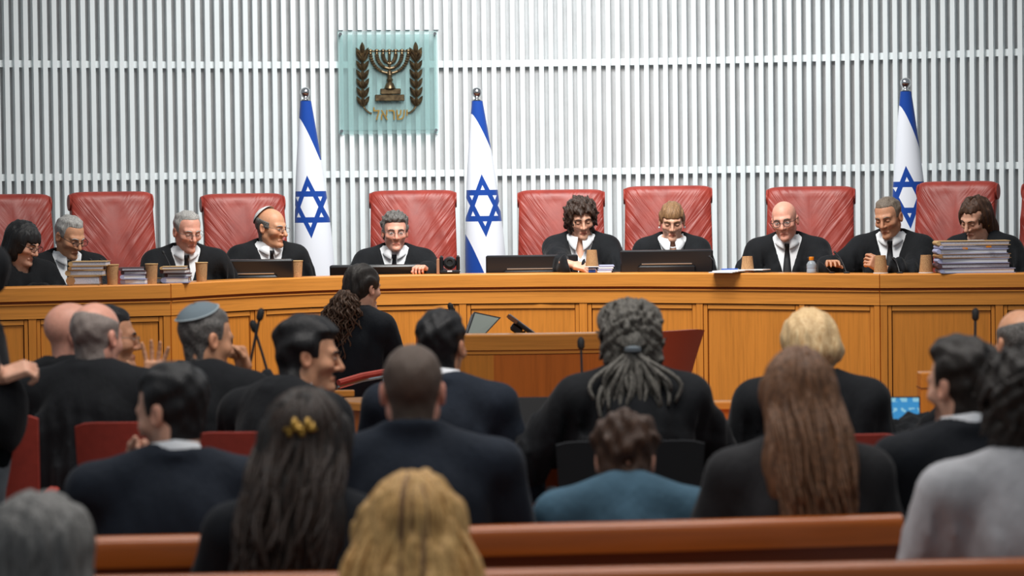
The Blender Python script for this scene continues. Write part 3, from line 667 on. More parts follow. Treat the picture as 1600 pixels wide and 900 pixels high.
        if outfit in ('robe', 'blouse', 'shirt'):
            mm = np.clip((-.05-P[..., 2])/.09, 0, 1); u_ = P[..., 0]*46+P[..., 1]*16+1.6*wn(P, 9, 5, (1, 1, .6), 4)
            dd = dd-mm*({'robe': .010, 'blouse': .008, 'shirt': .005}[outfit])*(1-2*np.abs(np.sin(u_)))
        rad = np.sqrt(P[..., 0]**2+((P[..., 1]-.005)*1.0)**2)
        if collar != 'none': dd = smin(dd, np.sqrt((rad-.078)**2*1.3+(P[..., 2]-(.012 if collar != 'coat' else .034)-.25*P[..., 1])**2*(1 if collar != 'coat' else .45))-.017, .018)
        dd = smax(dd, -cap(P, (0, 0, -.06), hb*1.25, .066, .070), .008)
        vz = .27 if outfit != 'shirt' else .06; z = P[..., 2]; wv = (.082 if wide else .066)*np.clip((z+vz)/vz, -.2, 1.3)
        if collar in ('shirt', 'open'): dd = smax(dd, -np.maximum(np.abs(P[..., 0])-wv, P[..., 1]+.012), .010)
        return dd
    allp = np.array([p for s_ in S for p in s_]+[pelL]); lo = np.minimum(allp.min(0)-.12, (-.36, -.26, pelL[2]-.20)); hi = np.maximum(allp.max(0)+.12, (.36, .30, .10))
    if wide: lo[1] = min(lo[1], kn[0][0][1]-.15)
    V, F = mesh_sdf(garment, lo, hi, .0140)
    mat = mat or (M_ROBE if wide else M_SUIT)
    link({'robe': 'robe', 'suit': 'jacket', 'shirt': 'shirt', 'blouse': 'blouse'}[outfit], mesh_from('garment', toW(V), F, mat), t_)
    # trousers and shoes
    def legs(P):
        dd = None
        for k_, a_ in kn:
            q = smin(cap(P, pelL*A((1, 1, 1))+A((k_[0]*.7, 0, -.02)), k_, .085, .065), cap(P, k_, a_, .062, .045), .03); q = smin(q, cap(P, a_+A((0, .03, -.045)), a_+A((0, -.13, -.055)), .036, .030), .02); dd = q if dd is None else np.minimum(dd, q)
        return dd
    ap = np.array([p for q in kn for p in q]+[pelL]); V, F = mesh_sdf(legs, ap.min(0)-A((.12, .25, .12)), ap.max(0)+A((.12, .17, .12)), .026)
    link('trousers', mesh_from('trousers', toW(V), F, extra.get('legmat', M_SUIT) if extra else M_SUIT), t_)
    # body: hidden torso and arms, head and neck, hands, in one mesh
    def inner(P): return smin(torso(P, -.012), arms(P, -.006, -.004), .03)
    parts = []; V, F = mesh_sdf(inner, lo, hi, .034); parts.append((toW(V), F, np.ones((len(V), 3), np.float32)))
    o['nb'] = tuple(np.array((Rh.transposed() @ (N+Vector((0, 0, -.025))-Hc)), np.float32)/sc); o['fat'] = o.get('fat', fat)
    headW = lambda V: (V*sc)@Rhn.T+A(Hc)-off
    if head:
        V, F, cl = head_mesh(o, .0034 if floor > .2 else .0046); parts.append((headW(V), F, cl))
    if collar == 'open':
        V, F = mesh_sdf(lambda P: np.maximum(smin(torso(P, e-.028), cap(P, (0, 0, -.08), hb*.5, .055, .052), .03), np.maximum(np.abs(P[..., 0])-.10, P[..., 1]-.03)), (-.12, -.24, -.30), (.12, .06, .05), .010); parts.append((toW(V), F, np.ones((len(V), 3), np.float32)))
    for i, sx in enumerate((-1, 1)):
        V, F = hand_mesh(hands[i]); s_, el, w_ = S[i]
        if hdir and hdir[i]: fw, nr_ = hdir[i]; Mh = frame(fw, nr_); V2 = V.copy()
        else: Mh = frame(Rb @ Vector(w_-el), (0, 0, 1)); V2 = V.copy()
        F2 = F
        # facing -Y the person's image-left arm is the right hand: thumb towards the middle
        flip = (sx == -1)
        if flip: V2[:, 0] *= -1; F2 = F[:, ::-1]
        wW = np.array(Rb @ Vector(w_)+N, np.float32)-off; V2 = (V2*(.97*sc))@to_np(Mh).T+wW
        cc = np.ones((len(V2), 3), np.float32); parts.append((V2, F2, cc))
        if bare:
            V, F = mesh_sdf(lambda P: cap(P, el, w_, .044, .027), np.minimum(el, w_)-.06, np.maximum(el, w_)+.06, .008); parts.append((toW(V), F, np.ones((len(V), 3), np.float32)))
    n = 0; VV = []; FF = []; CC = []
    for (V, F, c_) in parts: VV.append(V); FF.append(F+n); CC.append(c_); n += len(V)
    link('body', mesh_from('body', np.concatenate(VV), np.concatenate(FF), skin or S_FAIR, col=np.concatenate(CC)), t_)
    if not head: return t_
    if hair:
        V, F = hair_mesh(o, .0052 if detail else .0062); 
        if o.get('locks'):
            pass
        link('hair', mesh_from('hair', headW(V), F, hmat or H_DARK), t_)
    Mw = lambda v: Vector(A(v)*sc@Rhn.T)+Hc-base
    if detail:
        # eyes and brows
        for sx in (-1, 1):
            ey = MB(); n_ = 23; nr = 11; ph = {'open': .0042, 'down': .0020}[eyes]; zc = -.001 if eyes == 'open' else -.0062; P = []
            for i in range(n_):
                u = -1+2*i/(n_-1)
                for j in range(nr):
                    v = -1+2*j/(nr-1); xx = u*.0125; zz = v*ph*math.sqrt(max(0.0, 1-u*u))**.8
                    yy = -.0745-.0149*math.sqrt(max(0, 1-(xx/.0168)**2-((zz+zc+.002)/.0138)**2)); P.append(Mw((sx*.031+xx, yy, zc+zz)))
            ey.grid(P, n_, nr); me = mesh_from('eye', ey.V, ey.F, [M_EYE, M_IRIS])
            for i in range(n_-1):
                for j in range(nr-1):
                    cu = (-1+2*(i+.5)/(n_-1))*.0125; cv_ = (-1+2*(j+.5)/(nr-1))*ph*math.sqrt(max(0, 1-(cu/.0125)**2))**.8
                    if eyes == 'down' or cu*cu+(cv_-.0008)**2 < .0052**2: me.polygons[i*(nr-1)+j].material_index = 1
            link('eye', me, t_)
            if brow is not False:
                pts = [Mw((sx*x_, -sk_y(x_, z_, o)-.0005, z_)) for x_, z_ in ((.013, .0165), (.022, .0205), (.033, .0220), (.043, .0195), (.050, .0145))]
                MB().tube(pts, [x_*o.get('bk', 1)*sc for x_ in (.0034, .0042, .0040, .0032, .0014)], 6).build('eyebrow', brow or hmat or H_DARK, t_, sharp=None)
    if glasses:
        gm, rx, rz, th = glasses; g = MB(); zc = -.004
        for sx in (-1, 1):
            g.tube([Mw((sx*.0325+rx*math.copysign(abs(math.cos(a))**.8, math.cos(a)), -.1065+.006*abs(math.cos(a))*0+.0, zc+rz*math.copysign(abs(math.sin(a))**.8, math.sin(a)))) for a in [2*math.pi*k/24 for k in range(25)]], th*sc, 6, caps=False)
            g.tube([Mw((sx*(.0325+rx), -.1060, zc+rz*.4)), Mw((sx*.0705, -.092, .004)), Mw((sx*.0815, -.04, .008)), Mw((sx*.0815, .012, .010)), Mw((sx*.078, .028, -.006))], th*sc, 6)
        g.tube([Mw((-.0325+rx, -.1065, zc+.003)), Mw((0, -.1105, zc+.006)), Mw((.0325-rx, -.1065, zc+.003))], th*sc, 6)
        gl = g.build('glasses', gm, t_, sharp=None)
        for sx in (-1, 1):
            l = MB(); cpt = [Mw((sx*.0325+rx*math.cos(2*math.pi*k/20), -.1065, zc+rz*math.sin(2*math.pi*k/20))) for k in range(20)]
            l.add(cpt+[c_+Rh @ Vector((0, .0015, 0)) for c_ in cpt], [tuple(range(20)), tuple(range(39, 19, -1))]+[(k, (k+1) % 20, 20+(k+1) % 20, 20+k) for k in range(20)]).build('lens', M_LENS, gl, smooth=False)
    # shirt front, collar, tie
    if collar in ('shirt', 'open', 'band'):
        if collar != 'band':
            def front(P):
                dd = np.maximum(smin(torso(P, e-.016), cap(P, (0, 0, -.08), hb*.5, .064, .064), .03), np.maximum(np.abs(P[..., 0])-.12, P[..., 1]-.03))
                if collar == 'open': dd = smax(dd, -np.maximum(np.abs(P[..., 0])-.055*np.clip((P[..., 2]+.13)/.13, -.2, 1.3), P[..., 1]+.0), .008)
                return dd
            V, F = mesh_sdf(front, (-.14, -.24, -.36), (.14, .06, .05), .011); link('shirt', mesh_from('shirt', toW(V), F, M_COLLAR), t_)
        ub = hb/np.linalg.norm(hb); P = []; nphi = 33; op = collar == 'open'; bh = .060 if collar == 'band' else .036; wl_ = .055 if op else .030
        for i in range(nphi):
            ph = R(-168+336*i/(nphi-1)); fr = abs(ph)/R(168)          # 0 at the nape, 1 at the throat
            dr = np.array([math.sin(ph), math.cos(ph), 0]); tip = max(0, (fr-.72)/.28)
            for (rad, hh) in ((.0655, -.022), (.0605, bh-.030*fr), (.0650, bh+.001-.030*fr), (.074+.10*wl_*fr, bh-.022-.026*fr-tip*.010), (.080+wl_*.30*fr+(.02 if op else 0)*tip, bh-.034-.026*fr-(.026+.028*op)*tip)):
                c_ = ub*(.015+.0)+dr*rad*np.array([1, 1.02, 1]); c_ = c_+np.array([0, -.008*fr if not op else -.016*fr, hh]); P.append(tuple(toW(c_[None, :].astype(np.float32))[0]))
        cb = MB(); cb.grid(P, nphi, 5); co = cb.build('collar', M_COLLAR, t_, sharp=None); md = co.modifiers.new('thick', 'SOLIDIFY'); md.thickness = .003
        if collar == 'shirt' and tie:
            def tf(P): return smin(torso(P, e-.016), cap(P, (0, 0, -.08), hb*.5, .064, .064), .03)
            P = []; rows = [(-.004, .013), (-.012, .017), (-.03, .013), (-.034, .012), (-.10, .020), (-.18, .027), (-.30, .036)]
            for z_, w_ in rows:
                ys = np.linspace(-.26, -.02, 200, dtype=np.float32); q = np.stack([np.zeros_like(ys), ys, np.full_like(ys, z_)], -1); dd = tf(q); y0 = ys[np.argmax(dd < 0)]
                bl = .016 if z_ > -.032 else .008
                for xx, bb in ((-1, .002), (-.6, bl), (.6, bl), (1, .002)): P.append(tuple(toW(np.array([[xx*w_, y0-bb, z_]], np.float32))[0]))
            tb = MB(); tb.grid(P, len(rows), 4); tb.build('tie', M_TIE, t_, sharp=None)
    PERS[label] = dict(root=t_, Mw=Mw, base=base, Hc=Hc, Rh=Rh, sc=sc, toW=toW, hb=hb, S=S, N=N, Rb=Rb)
    return t_
PERS = {}
def sk_y(x, z, o):
    ys = np.linspace(-.12, -.03, 120, dtype=np.float32); q = np.stack([np.full_like(ys, x), ys, np.full_like(ys, z)], -1); dd = head_fn(q, o); return -float(ys[np.argmax(dd < 0)])
def cuff(label, i, mat=None, r=.040):
    p = PERS[label]; s_, el, w_ = p['S'][i]; a = Vector(p['toW'](A(w_+(el-w_)*.13)[None])[0]); b = Vector(p['toW'](A(w_+(el-w_)*.0)[None])[0])
    MB().tube([a, b], [r, r*.95], 14).build('cuff', mat or M_COLLAR, p['root'])
def kippah(label, mat, tilt=28, trim=None):
    p = PERS[label]; P = []; nu, nv = 28, 8; o = {}
    Mx = Matrix.Rotation(R(tilt), 3, 'X')
    for i in range(nu):
        a = 2*math.pi*i/nu
        for j in range(nv):
            th = R(3+47*j/(nv-1)); v = Mx.inverted() @ Vector((math.sin(th)*math.cos(a), math.sin(th)*math.sin(a), math.cos(th)))
            rr = .128; lo_, hi_ = .04, .16
            ts = np.linspace(.05, .16, 90, dtype=np.float32); q = np.outer(ts, np.array(v, np.float32))+A((0, .012, .034)); dd = skull(q, {}) ; k = ts[np.argmax(dd > .016)]
            P.append(p['Mw'](np.array(v)*k+np.array((0, .012, .034))))
    b = MB(); b.grid(P, nu, nv, True); b.F.append(tuple(i*nv for i in range(nu))); b.build('skullcap', mat, p['root'], sharp=None)
    if trim: MB().tube([P[i*nv+nv-1] for i in range(nu)]+[P[nv-1]], .0028, 6, caps=False).build('skullcap_trim', trim, p['root'], sharp=None)
def locks(label, paths, rads, mat, name='hair_lock'):
    p = PERS[label]; b = MB()
    for pts, r in zip(paths, rads):
        b.tube([p['Mw'](q) for q in pts], [x*p['sc'] for x in r], 6)
    o = b.build(name, mat, p['root'], sharp=None); o['kind'] = 'stuff'; return o
# ---------------------------------------------------------------- the judges
JF = .3
THIN = (M_WIRE, .021, .0135, .0011); DARKG = (M_BLACKM, .0235, .0145, .0017); ROUND = (M_BLACKM, .0215, .0195, .0018)
def desk(px, py, back=.28): return at(px, py, bd(px)+back)
def J(label, px, py, back=.62, **k):
    k.setdefault('byaw', 0); k.setdefault('hyaw', 0); k.setdefault('floor', JF); byaw = k.pop('byaw'); hyaw = k.pop('hyaw')
    if 'wr' not in k: k['wr'] = (desk(px-45, 462, .34), desk(px+45, 462, .34))
    return person(label, px, py, bd(px)+back, byaw, hyaw, group='judges seated at the bench', **k)
j1 = 'woman judge with black bob, bangs and dark glasses reading at the left end'
J(j1, 36, 380, .50, byaw=35, hyaw=66, hp=20, hair='bob', hmat=H_BLACK, o=dict(hw=.094, hlen=.11, bang=.026, jw=.92), skin=S_FAIR, glasses=DARKG, collar='none', eyes='down', sh=.165, nk=(0, .05))
j2 = 'judge with cropped grey hair and dark glasses leaning down towards files'
J(j2, 109, 370, .80, byaw=25, hyaw=48, hp=22, hair='short', hmat=H_GREY, o=dict(ht=.011, hl=.078, age=1, nose=1.1), skin=S_TAN, glasses=DARKG, eyes='down', nk=(-.01, .06), fat=.1)
j3 = 'slim grey haired judge in thin glasses looking down beside the stacked files'
J(j3, 293, 362, .62, byaw=12, hyaw=30, hp=12, hair='short', hmat=H_GREY, o=dict(ht=.010, hl=.082, age=1, jw=.96, nose=1.05), skin=S_PINK, glasses=THIN, eyes='down', nk=(-.012, .04))
j4 = 'balding judge with white skullcap and thin glasses facing to the right'
J(j4, 424, 356, .62, byaw=22, hyaw=58, hp=6, hair='fringe', hmat=H_SALT, o=dict(ht=.008, age=1, nose=1.2), skin=S_TAN, glasses=THIN, fat=.25, nk=(-.01, .045), brow=H_GREY)
kippah(j4, plain('white_knit', (.7, .69, .68), .9), 52)
j5 = 'judge with curly dark grey hair and thin glasses looking towards the camera'
J(j5, 617, 363, .62, byaw=0, hyaw=8, hp=2, hair='curly', hmat=H_SALT, o=dict(ht=.020, na=.0065, nf=120, nst=(1, 1, 1), hl=.064, age=1, jw=.93), skin=S_PINK, glasses=THIN, wr=(desk(560, 450, .3), desk(666, 425, .22)), hands=('relax', 'grip'), nk=(-.005, .035))
cuff(j5, 1)
j6 = 'woman judge with thick dark curls reaching forward for a cork cup'
J(j6, 908, 342, .66, byaw=-6, hyaw=8, hp=16, hr=-4, hair='mop', hmat=hair_mat('dark_curls', (.012, .008, .006), hexc(72, 52, 42), (140, 140, 120)), o=dict(jw=.98, lipc=(.85, .5, .5)), skin=S_FAIR, collar='open', eyes='down', sh=.17, wr=(desk(897, 414, .18), desk(960, 445, .3)), hands=('relax', 'relax'), hdir=(((.85, -.35, -.2), (0, -.5, .85)), None), nk=(-.005, .04))
j7 = 'woman judge with light brown bangs, earrings and pearl necklace'
J(j7, 1050, 346, .66, byaw=0, hyaw=-2, hp=14, hair='back', hmat=H_LIGHT, o=dict(jw=.9, nose=.92, lipc=(.9, .55, .52)), skin=S_FAIR, collar='open', eyes='down', sh=.165, sc=.97, fat=0)
p = PERS[j7]
for sx in (-1, 1): MB().lathe([(.001, -.007), (.006, -.004), (.007, 0), (.006, .004), (.001, .007)], 10, p['Mw']((sx*.083, .008, -.042))).build('pearl_earring', M_WHITE, p['root'])
nb_ = MB()
for q in range(29):
    a = R(-80+160*q/28); c_ = p['toW'](A((.069*math.sin(a), -.012-.072*math.cos(a), .012-.045*math.cos(a)**2))[None])[0]
    nb_.lathe([(.001, -.005), (.0045, -.003), (.0055, 0), (.0045, .003), (.001, .005)], 8, c_)
nb_.build('pearl_necklace', M_WHITE, p['root'], sharp=None)
j8 = 'bald judge in round dark glasses beside a water bottle'
J(j8, 1226, 345, .64, byaw=-8, hyaw=-16, hp=8, hr=-6, hair=None, hmat=H_MUTE, o=dict(age=1, scalp=.0, jw=.96, nose=1.05), skin=S_PINK, glasses=ROUND, fat=.0, nk=(.015, .05), wr=(desk(1180, 450, .3), desk(1275, 450, .3)))
j9 = 'judge with short grey brown hair reaching his arm across the bench'
J(j9, 1388, 340, .62, byaw=-14, hyaw=-32, hp=14, hr=-5, hair='short', hmat=H_MUTE, o=dict(ht=.008, hl=.074, age=1, jw=.99), skin=S_OLIVE, eyes='down', fat=.05, wr=(desk(1298, 416, .22), desk(1378, 418, .22)), hands=('relax', 'grip'), nk=(.012, .05), hdir=(None, ((-.6, -.2, .35), (0, -.9, .3))))
cuff(j9, 0); 
j10 = 'woman judge with long dark brown hair bending over the tall file stack'
J(j10, 1524, 341, .66, byaw=-30, hyaw=-46, hp=24, hr=6, hair='long', hmat=hair_mat('auburn_brown_hair', hexc(26, 17, 13), hexc(96, 66, 48)), o=dict(hw=.088, hlen=.20, hback=.055, jw=.93, nose=1.1, part=1), skin=S_FAIR, collar='none', eyes='down', sh=.165, nk=(.02, .06), wr=(desk(1500, 452, .3), desk(1590, 452, .3)))
MB().lathe([(.001, -.008), (.004, 0), (.001, .008)], 8, PERS[j10]['Mw']((-.083, .008, -.045))).build('earring', M_GOLD, PERS[j10]['root'])
MB().lathe([(.001, -.008), (.004, 0), (.001, .008)], 8, PERS[j10]['Mw']((.083, .008, -.045))).build('earring', M_GOLD, PERS[j10]['root'])
# ---------------------------------------------------------------- clerk in front of the bench
ck = 'woman clerk with curly brown ponytail seated with her back turned before the bench'
person(ck, 567, 451, 15.0, 150, 138, 2, 0, outfit='suit', mat=M_SUIT, hair='back', hmat=H_DARK, o=dict(jw=.92, nose=.95), skin=S_FAIR, sh=.145, collar='open', tie=False, lean=-.02, nk=(0, .03), sc=1.0, wr=(at(612, 556, 15.25), at(600, 562, 15.2)), bulk=.84)
pths = []; rads = []
for i in range(150):
    a0 = rng.uniform(0, 6.28); s0 = rng.uniform(.005, .04); L_ = rng.uniform(.18, .37); n_ = 14; ph = rng.uniform(0, 6.28); sp_ = rng.uniform(.3, 1.0); pts = []
    for k in range(n_):
        t_ = k/(n_-1); sw = sp_*(.02+.105*math.sin(min(1, t_*1.5)*1.57)); coil = .013*min(1, t_*4)
        pts.append((math.cos(a0)*(s0*.6+sw)+coil*math.cos(ph+t_*22)+.01+.05*t_, .105+.03*t_+math.sin(a0)*(s0*.4+sw*.55)+coil*math.sin(ph+t_*22), -.01-L_*t_))
    pths.append(pts); rads.append([.008*(1-.55*k/(n_-1)) for k in range(n_)])
locks(ck, pths, rads, hair_mat('curly_brown_hair', hexc(34, 24, 19), hexc(112, 82, 62), (160, 160, 90)), 'ponytail')
# ---------------------------------------------------------------- counsel row
def Arow(label, px, py, d, byaw, hyaw, **k): return person(label, px, py, d, byaw, hyaw, group=k.pop('group', 'robed lawyers in the front row'), **k)
KB = dict(detail=True)
Arow('bald lawyer at far left turned to his neighbour, white collar showing', 114, 525, 10.5, 150, 112, hp=4, hair=None, skin=S_PINK, o=dict(scalp=0), fat=.4, brow=H_GREY)
Arow('balding lawyer with cropped grey back hair, broad black robe, second from left', 151, 528, 9.95, 168, 152, hp=6, hair='fringe', hmat=H_STUB, skin=S_PINK, o=dict(ht=.004, ftop=.075), fat=.5, brow=H_GREY, sh=.205, bulk=1.08)
Arow('dark haired man in glasses glimpsed behind the balding lawyer', 172, 530, 10.95, 140, 104, hair='short', hmat=H_BLACK, skin=S_OLIVE, glasses=THIN, outfit='suit')
kp = 'lawyer in a grey skullcap holding a hand to his face'
Arow(kp, 322, 531, 10.3, 160, 126, hp=8, hair='short', hmat=H_SALT, o=dict(ht=.009), skin=S_TAN, fat=.4, wr=(at(383, 578, 10.62), at(240, 602, 10.5)), hands=('fist', 'open'), hdir=(((-.3, -.1, 1), (.6, .5, 0)), ((.05, .1, 1), (.0, 1, -.1))), sh=.195)
kippah(kp, plain('grey_knit', hexc(108, 122, 130), .9), 30, plain('pale_trim', hexc(170, 182, 186), .8))
Arow('dark haired lawyer in black robe shown in profile facing right', 482, 557, 9.65, 138, 98, nk=(0, .10), hp=4, hair='short', hmat=H_BLACK, o=dict(ht=.022, quiff=.006, hl=.060, nose=1.1, beard=.08, na=.006, nf=60), skin=S_TAN, sh=.2)
Arow('dark haired man in black suit facing the bench, behind cropped haired man', 691, 542, 9.9, 170, 158, hair='short', hmat=H_BLACK, o=dict(ht=.014, na=.004), skin=S_OLIVE, outfit='suit', mat=M_NAVY, sh=.205, collar='band')
dr = 'lawyer with long grey dreadlocks tied back, black robe'
Arow(dr, 986, 534, 9.8, 182, 180, hair='mop', hmat=H_DREAD, o=dict(), skin=S_DARK, sh=.185, wr=(at(1070, 700, 10.2), at(825, 700, 10.1)), bulk=1.0, collar='coat')
pths = []; rads = []
for i in range(26):      # locks drawn back over the scalp to the tie
    a = R(-100+200*i/25); pts = []
    for k in range(9):
        t_ = k/8; ang = R(-62+148*t_); x_ = math.sin(a)*.106*math.cos(t_*1.45); z_ = .040+math.cos(a*.8)*.100*math.cos(t_*1.35)*(1-.1*t_)-.055*t_; y_ = .016+.122*math.sin(ang)*(1-.0*t_)
        pts.append((x_, y_, z_))
    pts.append((0, .142, -.018)); pths.append(pts); rads.append([.0095]*9+[.006])
for i in range(46):
    a = rng.uniform(-1, 1); L_ = rng.uniform(.17, .36)*(1-.25*abs(a)); sp_ = a*rng.uniform(.07, .17); n_ = 10; w1 = rng.uniform(-1, 1); yb_ = rng.uniform(.0, .05); pts = []
    for k in range(n_):
        t_ = k/(n_-1); pts.append((sp_*math.sin(min(1, t_*1.2)*1.57)+.016*w1*math.sin(t_*7+i), .138-yb_*(1-t_)+.012*math.sin(t_*5+i)-.045*t_*0+.03*math.sin(t_*2.2), -.018-L_*t_))
    pths.append(pts); rads.append([.0098*(1-.35*(k/(n_-1))**2) for k in range(n_)])
locks(dr, pths, rads, H_DREAD, 'dreadlocks')
MB().lathe([(.012, -.012), (.028, -.006), (.028, .006), (.012, .012)], 12, PERS[dr]['Mw']((0, .140, -.018))).build('hair_tie', M_GREYCL, PERS[dr]['root'])
Arow('lawyer with short pale blonde hair and tilted head, black robe', 1266, 542, 10.0, 178, 192, hp=16, hr=10, hair='bob', hmat=H_PLAT, o=dict(hw=.100, hlen=.075, bang=.03, nst=(1.1, 1.1, .4), nk=.8), skin=S_FAIR, sh=.19, bulk=1.0, collar='coat')
rl = 'balding lawyer at right edge pointing at the lit laptop'
Arow(rl, 1592, 537, 10.2, 196, 196, hair='fringe', hmat=H_SALT, o=dict(ht=.006, ftop=.07), skin=S_TAN, wr=(at(1640, 690, 10.3), at(1424, 674, 10.5)), hands=('relax', 'point'), hdir=(None, ((-1, .2, .18), (0, -.3, 1))), sh=.2)
# ---------------------------------------------------------------- second row, on the pew
sg = 'people seated on the pews'
s1 = 'man in dark suit with white collar resting his chin on a hand'
person(s1, 268, 645, 7.6, 190, 236, 12, 0, outfit='suit', mat=M_NAVY, hair='short', hmat=H_BLACK, o=dict(ht=.016, beard=.6, na=.004), skin=S_FAIR, collar='band', wr=(None, at(222, 742, 7.85)), hands=('relax', 'fist'), hdir=(None, ((.1, .0, 1), (-.3, .8, 0))), sh=.215, group=sg, bulk=1.08)
person('man with closely cropped hair in black suit seen from behind', 645, 612, 7.6, 180, 180, 2, 0, outfit='suit', mat=M_NAVY, hair='buzz', hmat=H_BUZZ, o=dict(ht=.006, na=.001, jw=1.08, nb=(0, 0, 0)), skin=S_PINK, collar='coat', sh=.225, fat=.2, group=sg, bulk=1.1)
person('boy with tousled brown hair in a blue grey shirt', 977, 722, 7.75, 180, 176, 22, 0, outfit='shirt', mat=M_DENIM, hair='curly', hmat=H_BROWN, o=dict(ht=.030, na=.009, nf=75, nst=(1, 1, 1)), skin=S_FAIR, sc=.92, sh=.185, nz=.085, collar='none', nk=(0, .085), group=sg, bulk=.95)
lw = 'woman with very long chestnut hair in dark jacket seen from behind'
person(lw, 1245, 624, 7.55, 182, 186, 2, 0, outfit='suit', mat=M_CHARC, hair='long', hmat=H_LONG, o=dict(hw=.112, hlen=.36, hback=.075, hback2=.20, bend=-.02), skin=S_FAIR, sh=.18, collar='none', group=sg)
person('bearded man in black suit and white collar turned left', 1502, 604, 7.75, 190, 214, 2, 0, outfit='suit', mat=M_SUIT, hair='short', hmat=H_DARK, o=dict(ht=.020, beard=.8, na=.005, quiff=.006), skin=S_FAIR, collar='band', sh=.20, group=sg)
cw = 'woman with long wavy dark hair held by a golden clip'
person(cw, 482, 700, 6.75, 180, 172, 4, 0, outfit='suit', mat=M_SUIT, hair='long', hmat=H_DARK, o=dict(hw=.118, hlen=.36, hback=.07, hback2=.20, bend=.03), skin=S_FAIR, sh=.18, collar='none', group=sg)
ws = 'curly dark haired person in white blouse at right edge'
person(ws, 1600, 640, 6.75, 184, 184, 4, 0, outfit='blouse', mat=M_WSHIRT, hair='mop', hmat=H_DARK, skin=S_FAIR, sh=.19, collar='none', group=sg, o=dict())
gw_ = 'grey haired head at the lower left corner, out of focus'
person(gw_, 62, 868, 5.9, 180, 178, 4, 0, outfit='suit', mat=M_CHARC, hair='bob', hmat=hair_mat('dull_grey_hair', hexc(84, 82, 80), hexc(150, 148, 144)), o=dict(hw=.118, hlen=.14, bang=.03), skin=S_FAIR, sh=.17, collar='none', group=sg)
bw = 'woman with straight golden blonde hair in the foreground'
person(bw, 645, 843, 5.9, 180, 180, 4, 0, outfit='suit', mat=M_CHARC, hair='long', hmat=H_BLOND, o=dict(hw=.13, hw2=.16, hlen=.26, hback=.05, hback2=.13, part=1), skin=S_FAIR, sh=.17, collar='none', group=sg)
def strands(label, n, mat, L, hw_, hb_, bend=0, wav=.006, r=.006, lo=.5, hb2=None, amax=1.45, fl=-.2):
    hb2 = hb_ if hb2 is None else hb2
    pths = []; rads = []
    for i in range(n):
        a = rng.uniform(-amax, amax); nL = L*rng.uniform(lo, 1.03); ph = rng.uniform(0, 6.28); pts = []; m_ = 16; k1 = rng.uniform(.93, 1.06)
        for k in range(m_):
            t_ = k/(m_-1)
            if t_ < .3:
                q = t_/.3; th = q*1.45; x_ = math.sin(a)*.096*math.sin(th)*k1; y_ = .014+math.cos(a)*.116*math.sin(th)*k1; z_ = .024+.110*math.cos(th)*k1
                x0, y0, z0 = x_, y_, z_
            else:
                q = (t_-.3)/.7; tx = math.sin(a)*hw_*(1+fl*q)*k1; ty = hb_+(hb2-hb_)*q+math.cos(a)*hw_*.55*k1; e_ = min(1, q*2.2); e_ = e_*e_*(3-2*e_)
                x_ = x0+(tx-x0)*e_+bend*q; y_ = y0+(ty-y0)*e_; z_ = z0-(nL+z0)*q
            pts.append((x_+wav*t_*math.sin(ph+t_*11), y_+wav*t_*math.cos(ph*2+t_*9), z_))
        pths.append(pts); rads.append([r*(.7+.3*math.sin(3.1*min(1, k/(m_-1)+.15))) if k < m_-1 else r*.15 for k in range(m_)])
    return locks(label, pths, rads, mat)
strands(lw, 120, H_LONG, .42, .114, .075, -.02, .008, .0055, hb2=.19); strands(bw, 110, H_BLOND, .34, .130, .05, 0, .003, .0055, hb2=.12, fl=.25); strands(bw, 22, H_LIGHT, .34, .132, .055, 0, .003, .0055, hb2=.125, amax=.35); strands(cw, 90, hair_mat('dark_wavy_locks', (.012, .009, .008), hexc(66, 50, 40)), .40, .120, .07, .03, .016, .007, hb2=.19)
p = PERS[cw]
cl_ = MB()
for k in range(7): cl_.tube([p['Mw']((-.035+.010*k, .130-.0012*(k-3)**2, .045+.012*math.sin(k*2.1)+.012)), p['Mw']((-.035+.010*k, .146-.0012*(k-3)**2, .040+.012*math.sin(k*2.1)))], [.008, .006], 8)
cl_.tube([p['Mw']((-.045, .124, .045)), p['Mw']((-.005, .142, .047)), p['Mw']((.035, .124, .045))], .006, 8)
cl_.build('hair_clip', M_GOLD, p['root'], sharp=None)
st_ = 'standing person in dark top and grey trousers cut off at the left edge'
person(st_, -84, 322, 9.3, 150, 150, 0, 0, outfit='blouse', mat=M_ROBE, hair='short', hmat=H_DARK, skin=S_FAIR, standing=True, collar='none', wr=(at(2, 588, 9.1), None), hands=('grip', 'relax'), hdir=(((.9, .1, .3), (-.2, -.5, .9)), None), bare=.30, extra=dict(legmat=M_GREYCL), sh=.2, lean=.0, side=-.13)
# ---------------------------------------------------------------- things on the bench
def cup(px, py, label, back=.09, inv=True, rz=0, d=None, h=.108, z=None, tilt=0):
    d = d or bd(px)+back; p = at(px, py, d); z = BZ if z is None else z; t_ = thing('paper_cup', label, 'cup', (p.x, d, z), rz, 'cork patterned paper cups on the bench')
    r0, r1 = (.041, .031) if inv else (.030, .037)
    MB().lathe([(r0*.93, .0), (r0, .004), (r1, h), (r1*.94, h), (r1*.93, h-.006)] if inv else [(r0, 0), (r1, h), (r1*.95, h), (r0*.94, .006)], 28).build('wall', M_CORK, t_)
    MB().tube([((r0+.001)*math.cos(a), (r0+.001)*math.sin(a), .003) if inv else (r1*math.cos(a), r1*math.sin(a), h) for a in [2*math.pi*k/28 for k in range(29)]], .0028, 6, caps=False).build('rim', M_WHITE if inv else M_TAN, t_)
    if tilt: t_.rotation_euler.y = tilt
    return t_
cup(176, 440, 'cork cup beside the tan folders at left end', .07, inv=False, h=.115)
cup(237, 438, 'cork cup between the plum and lilac file stacks', .07, inv=False, h=.115)
cup(315, 434, 'cork cup with peeled flap next to a monitor at left', .08, inv=False, h=.112)
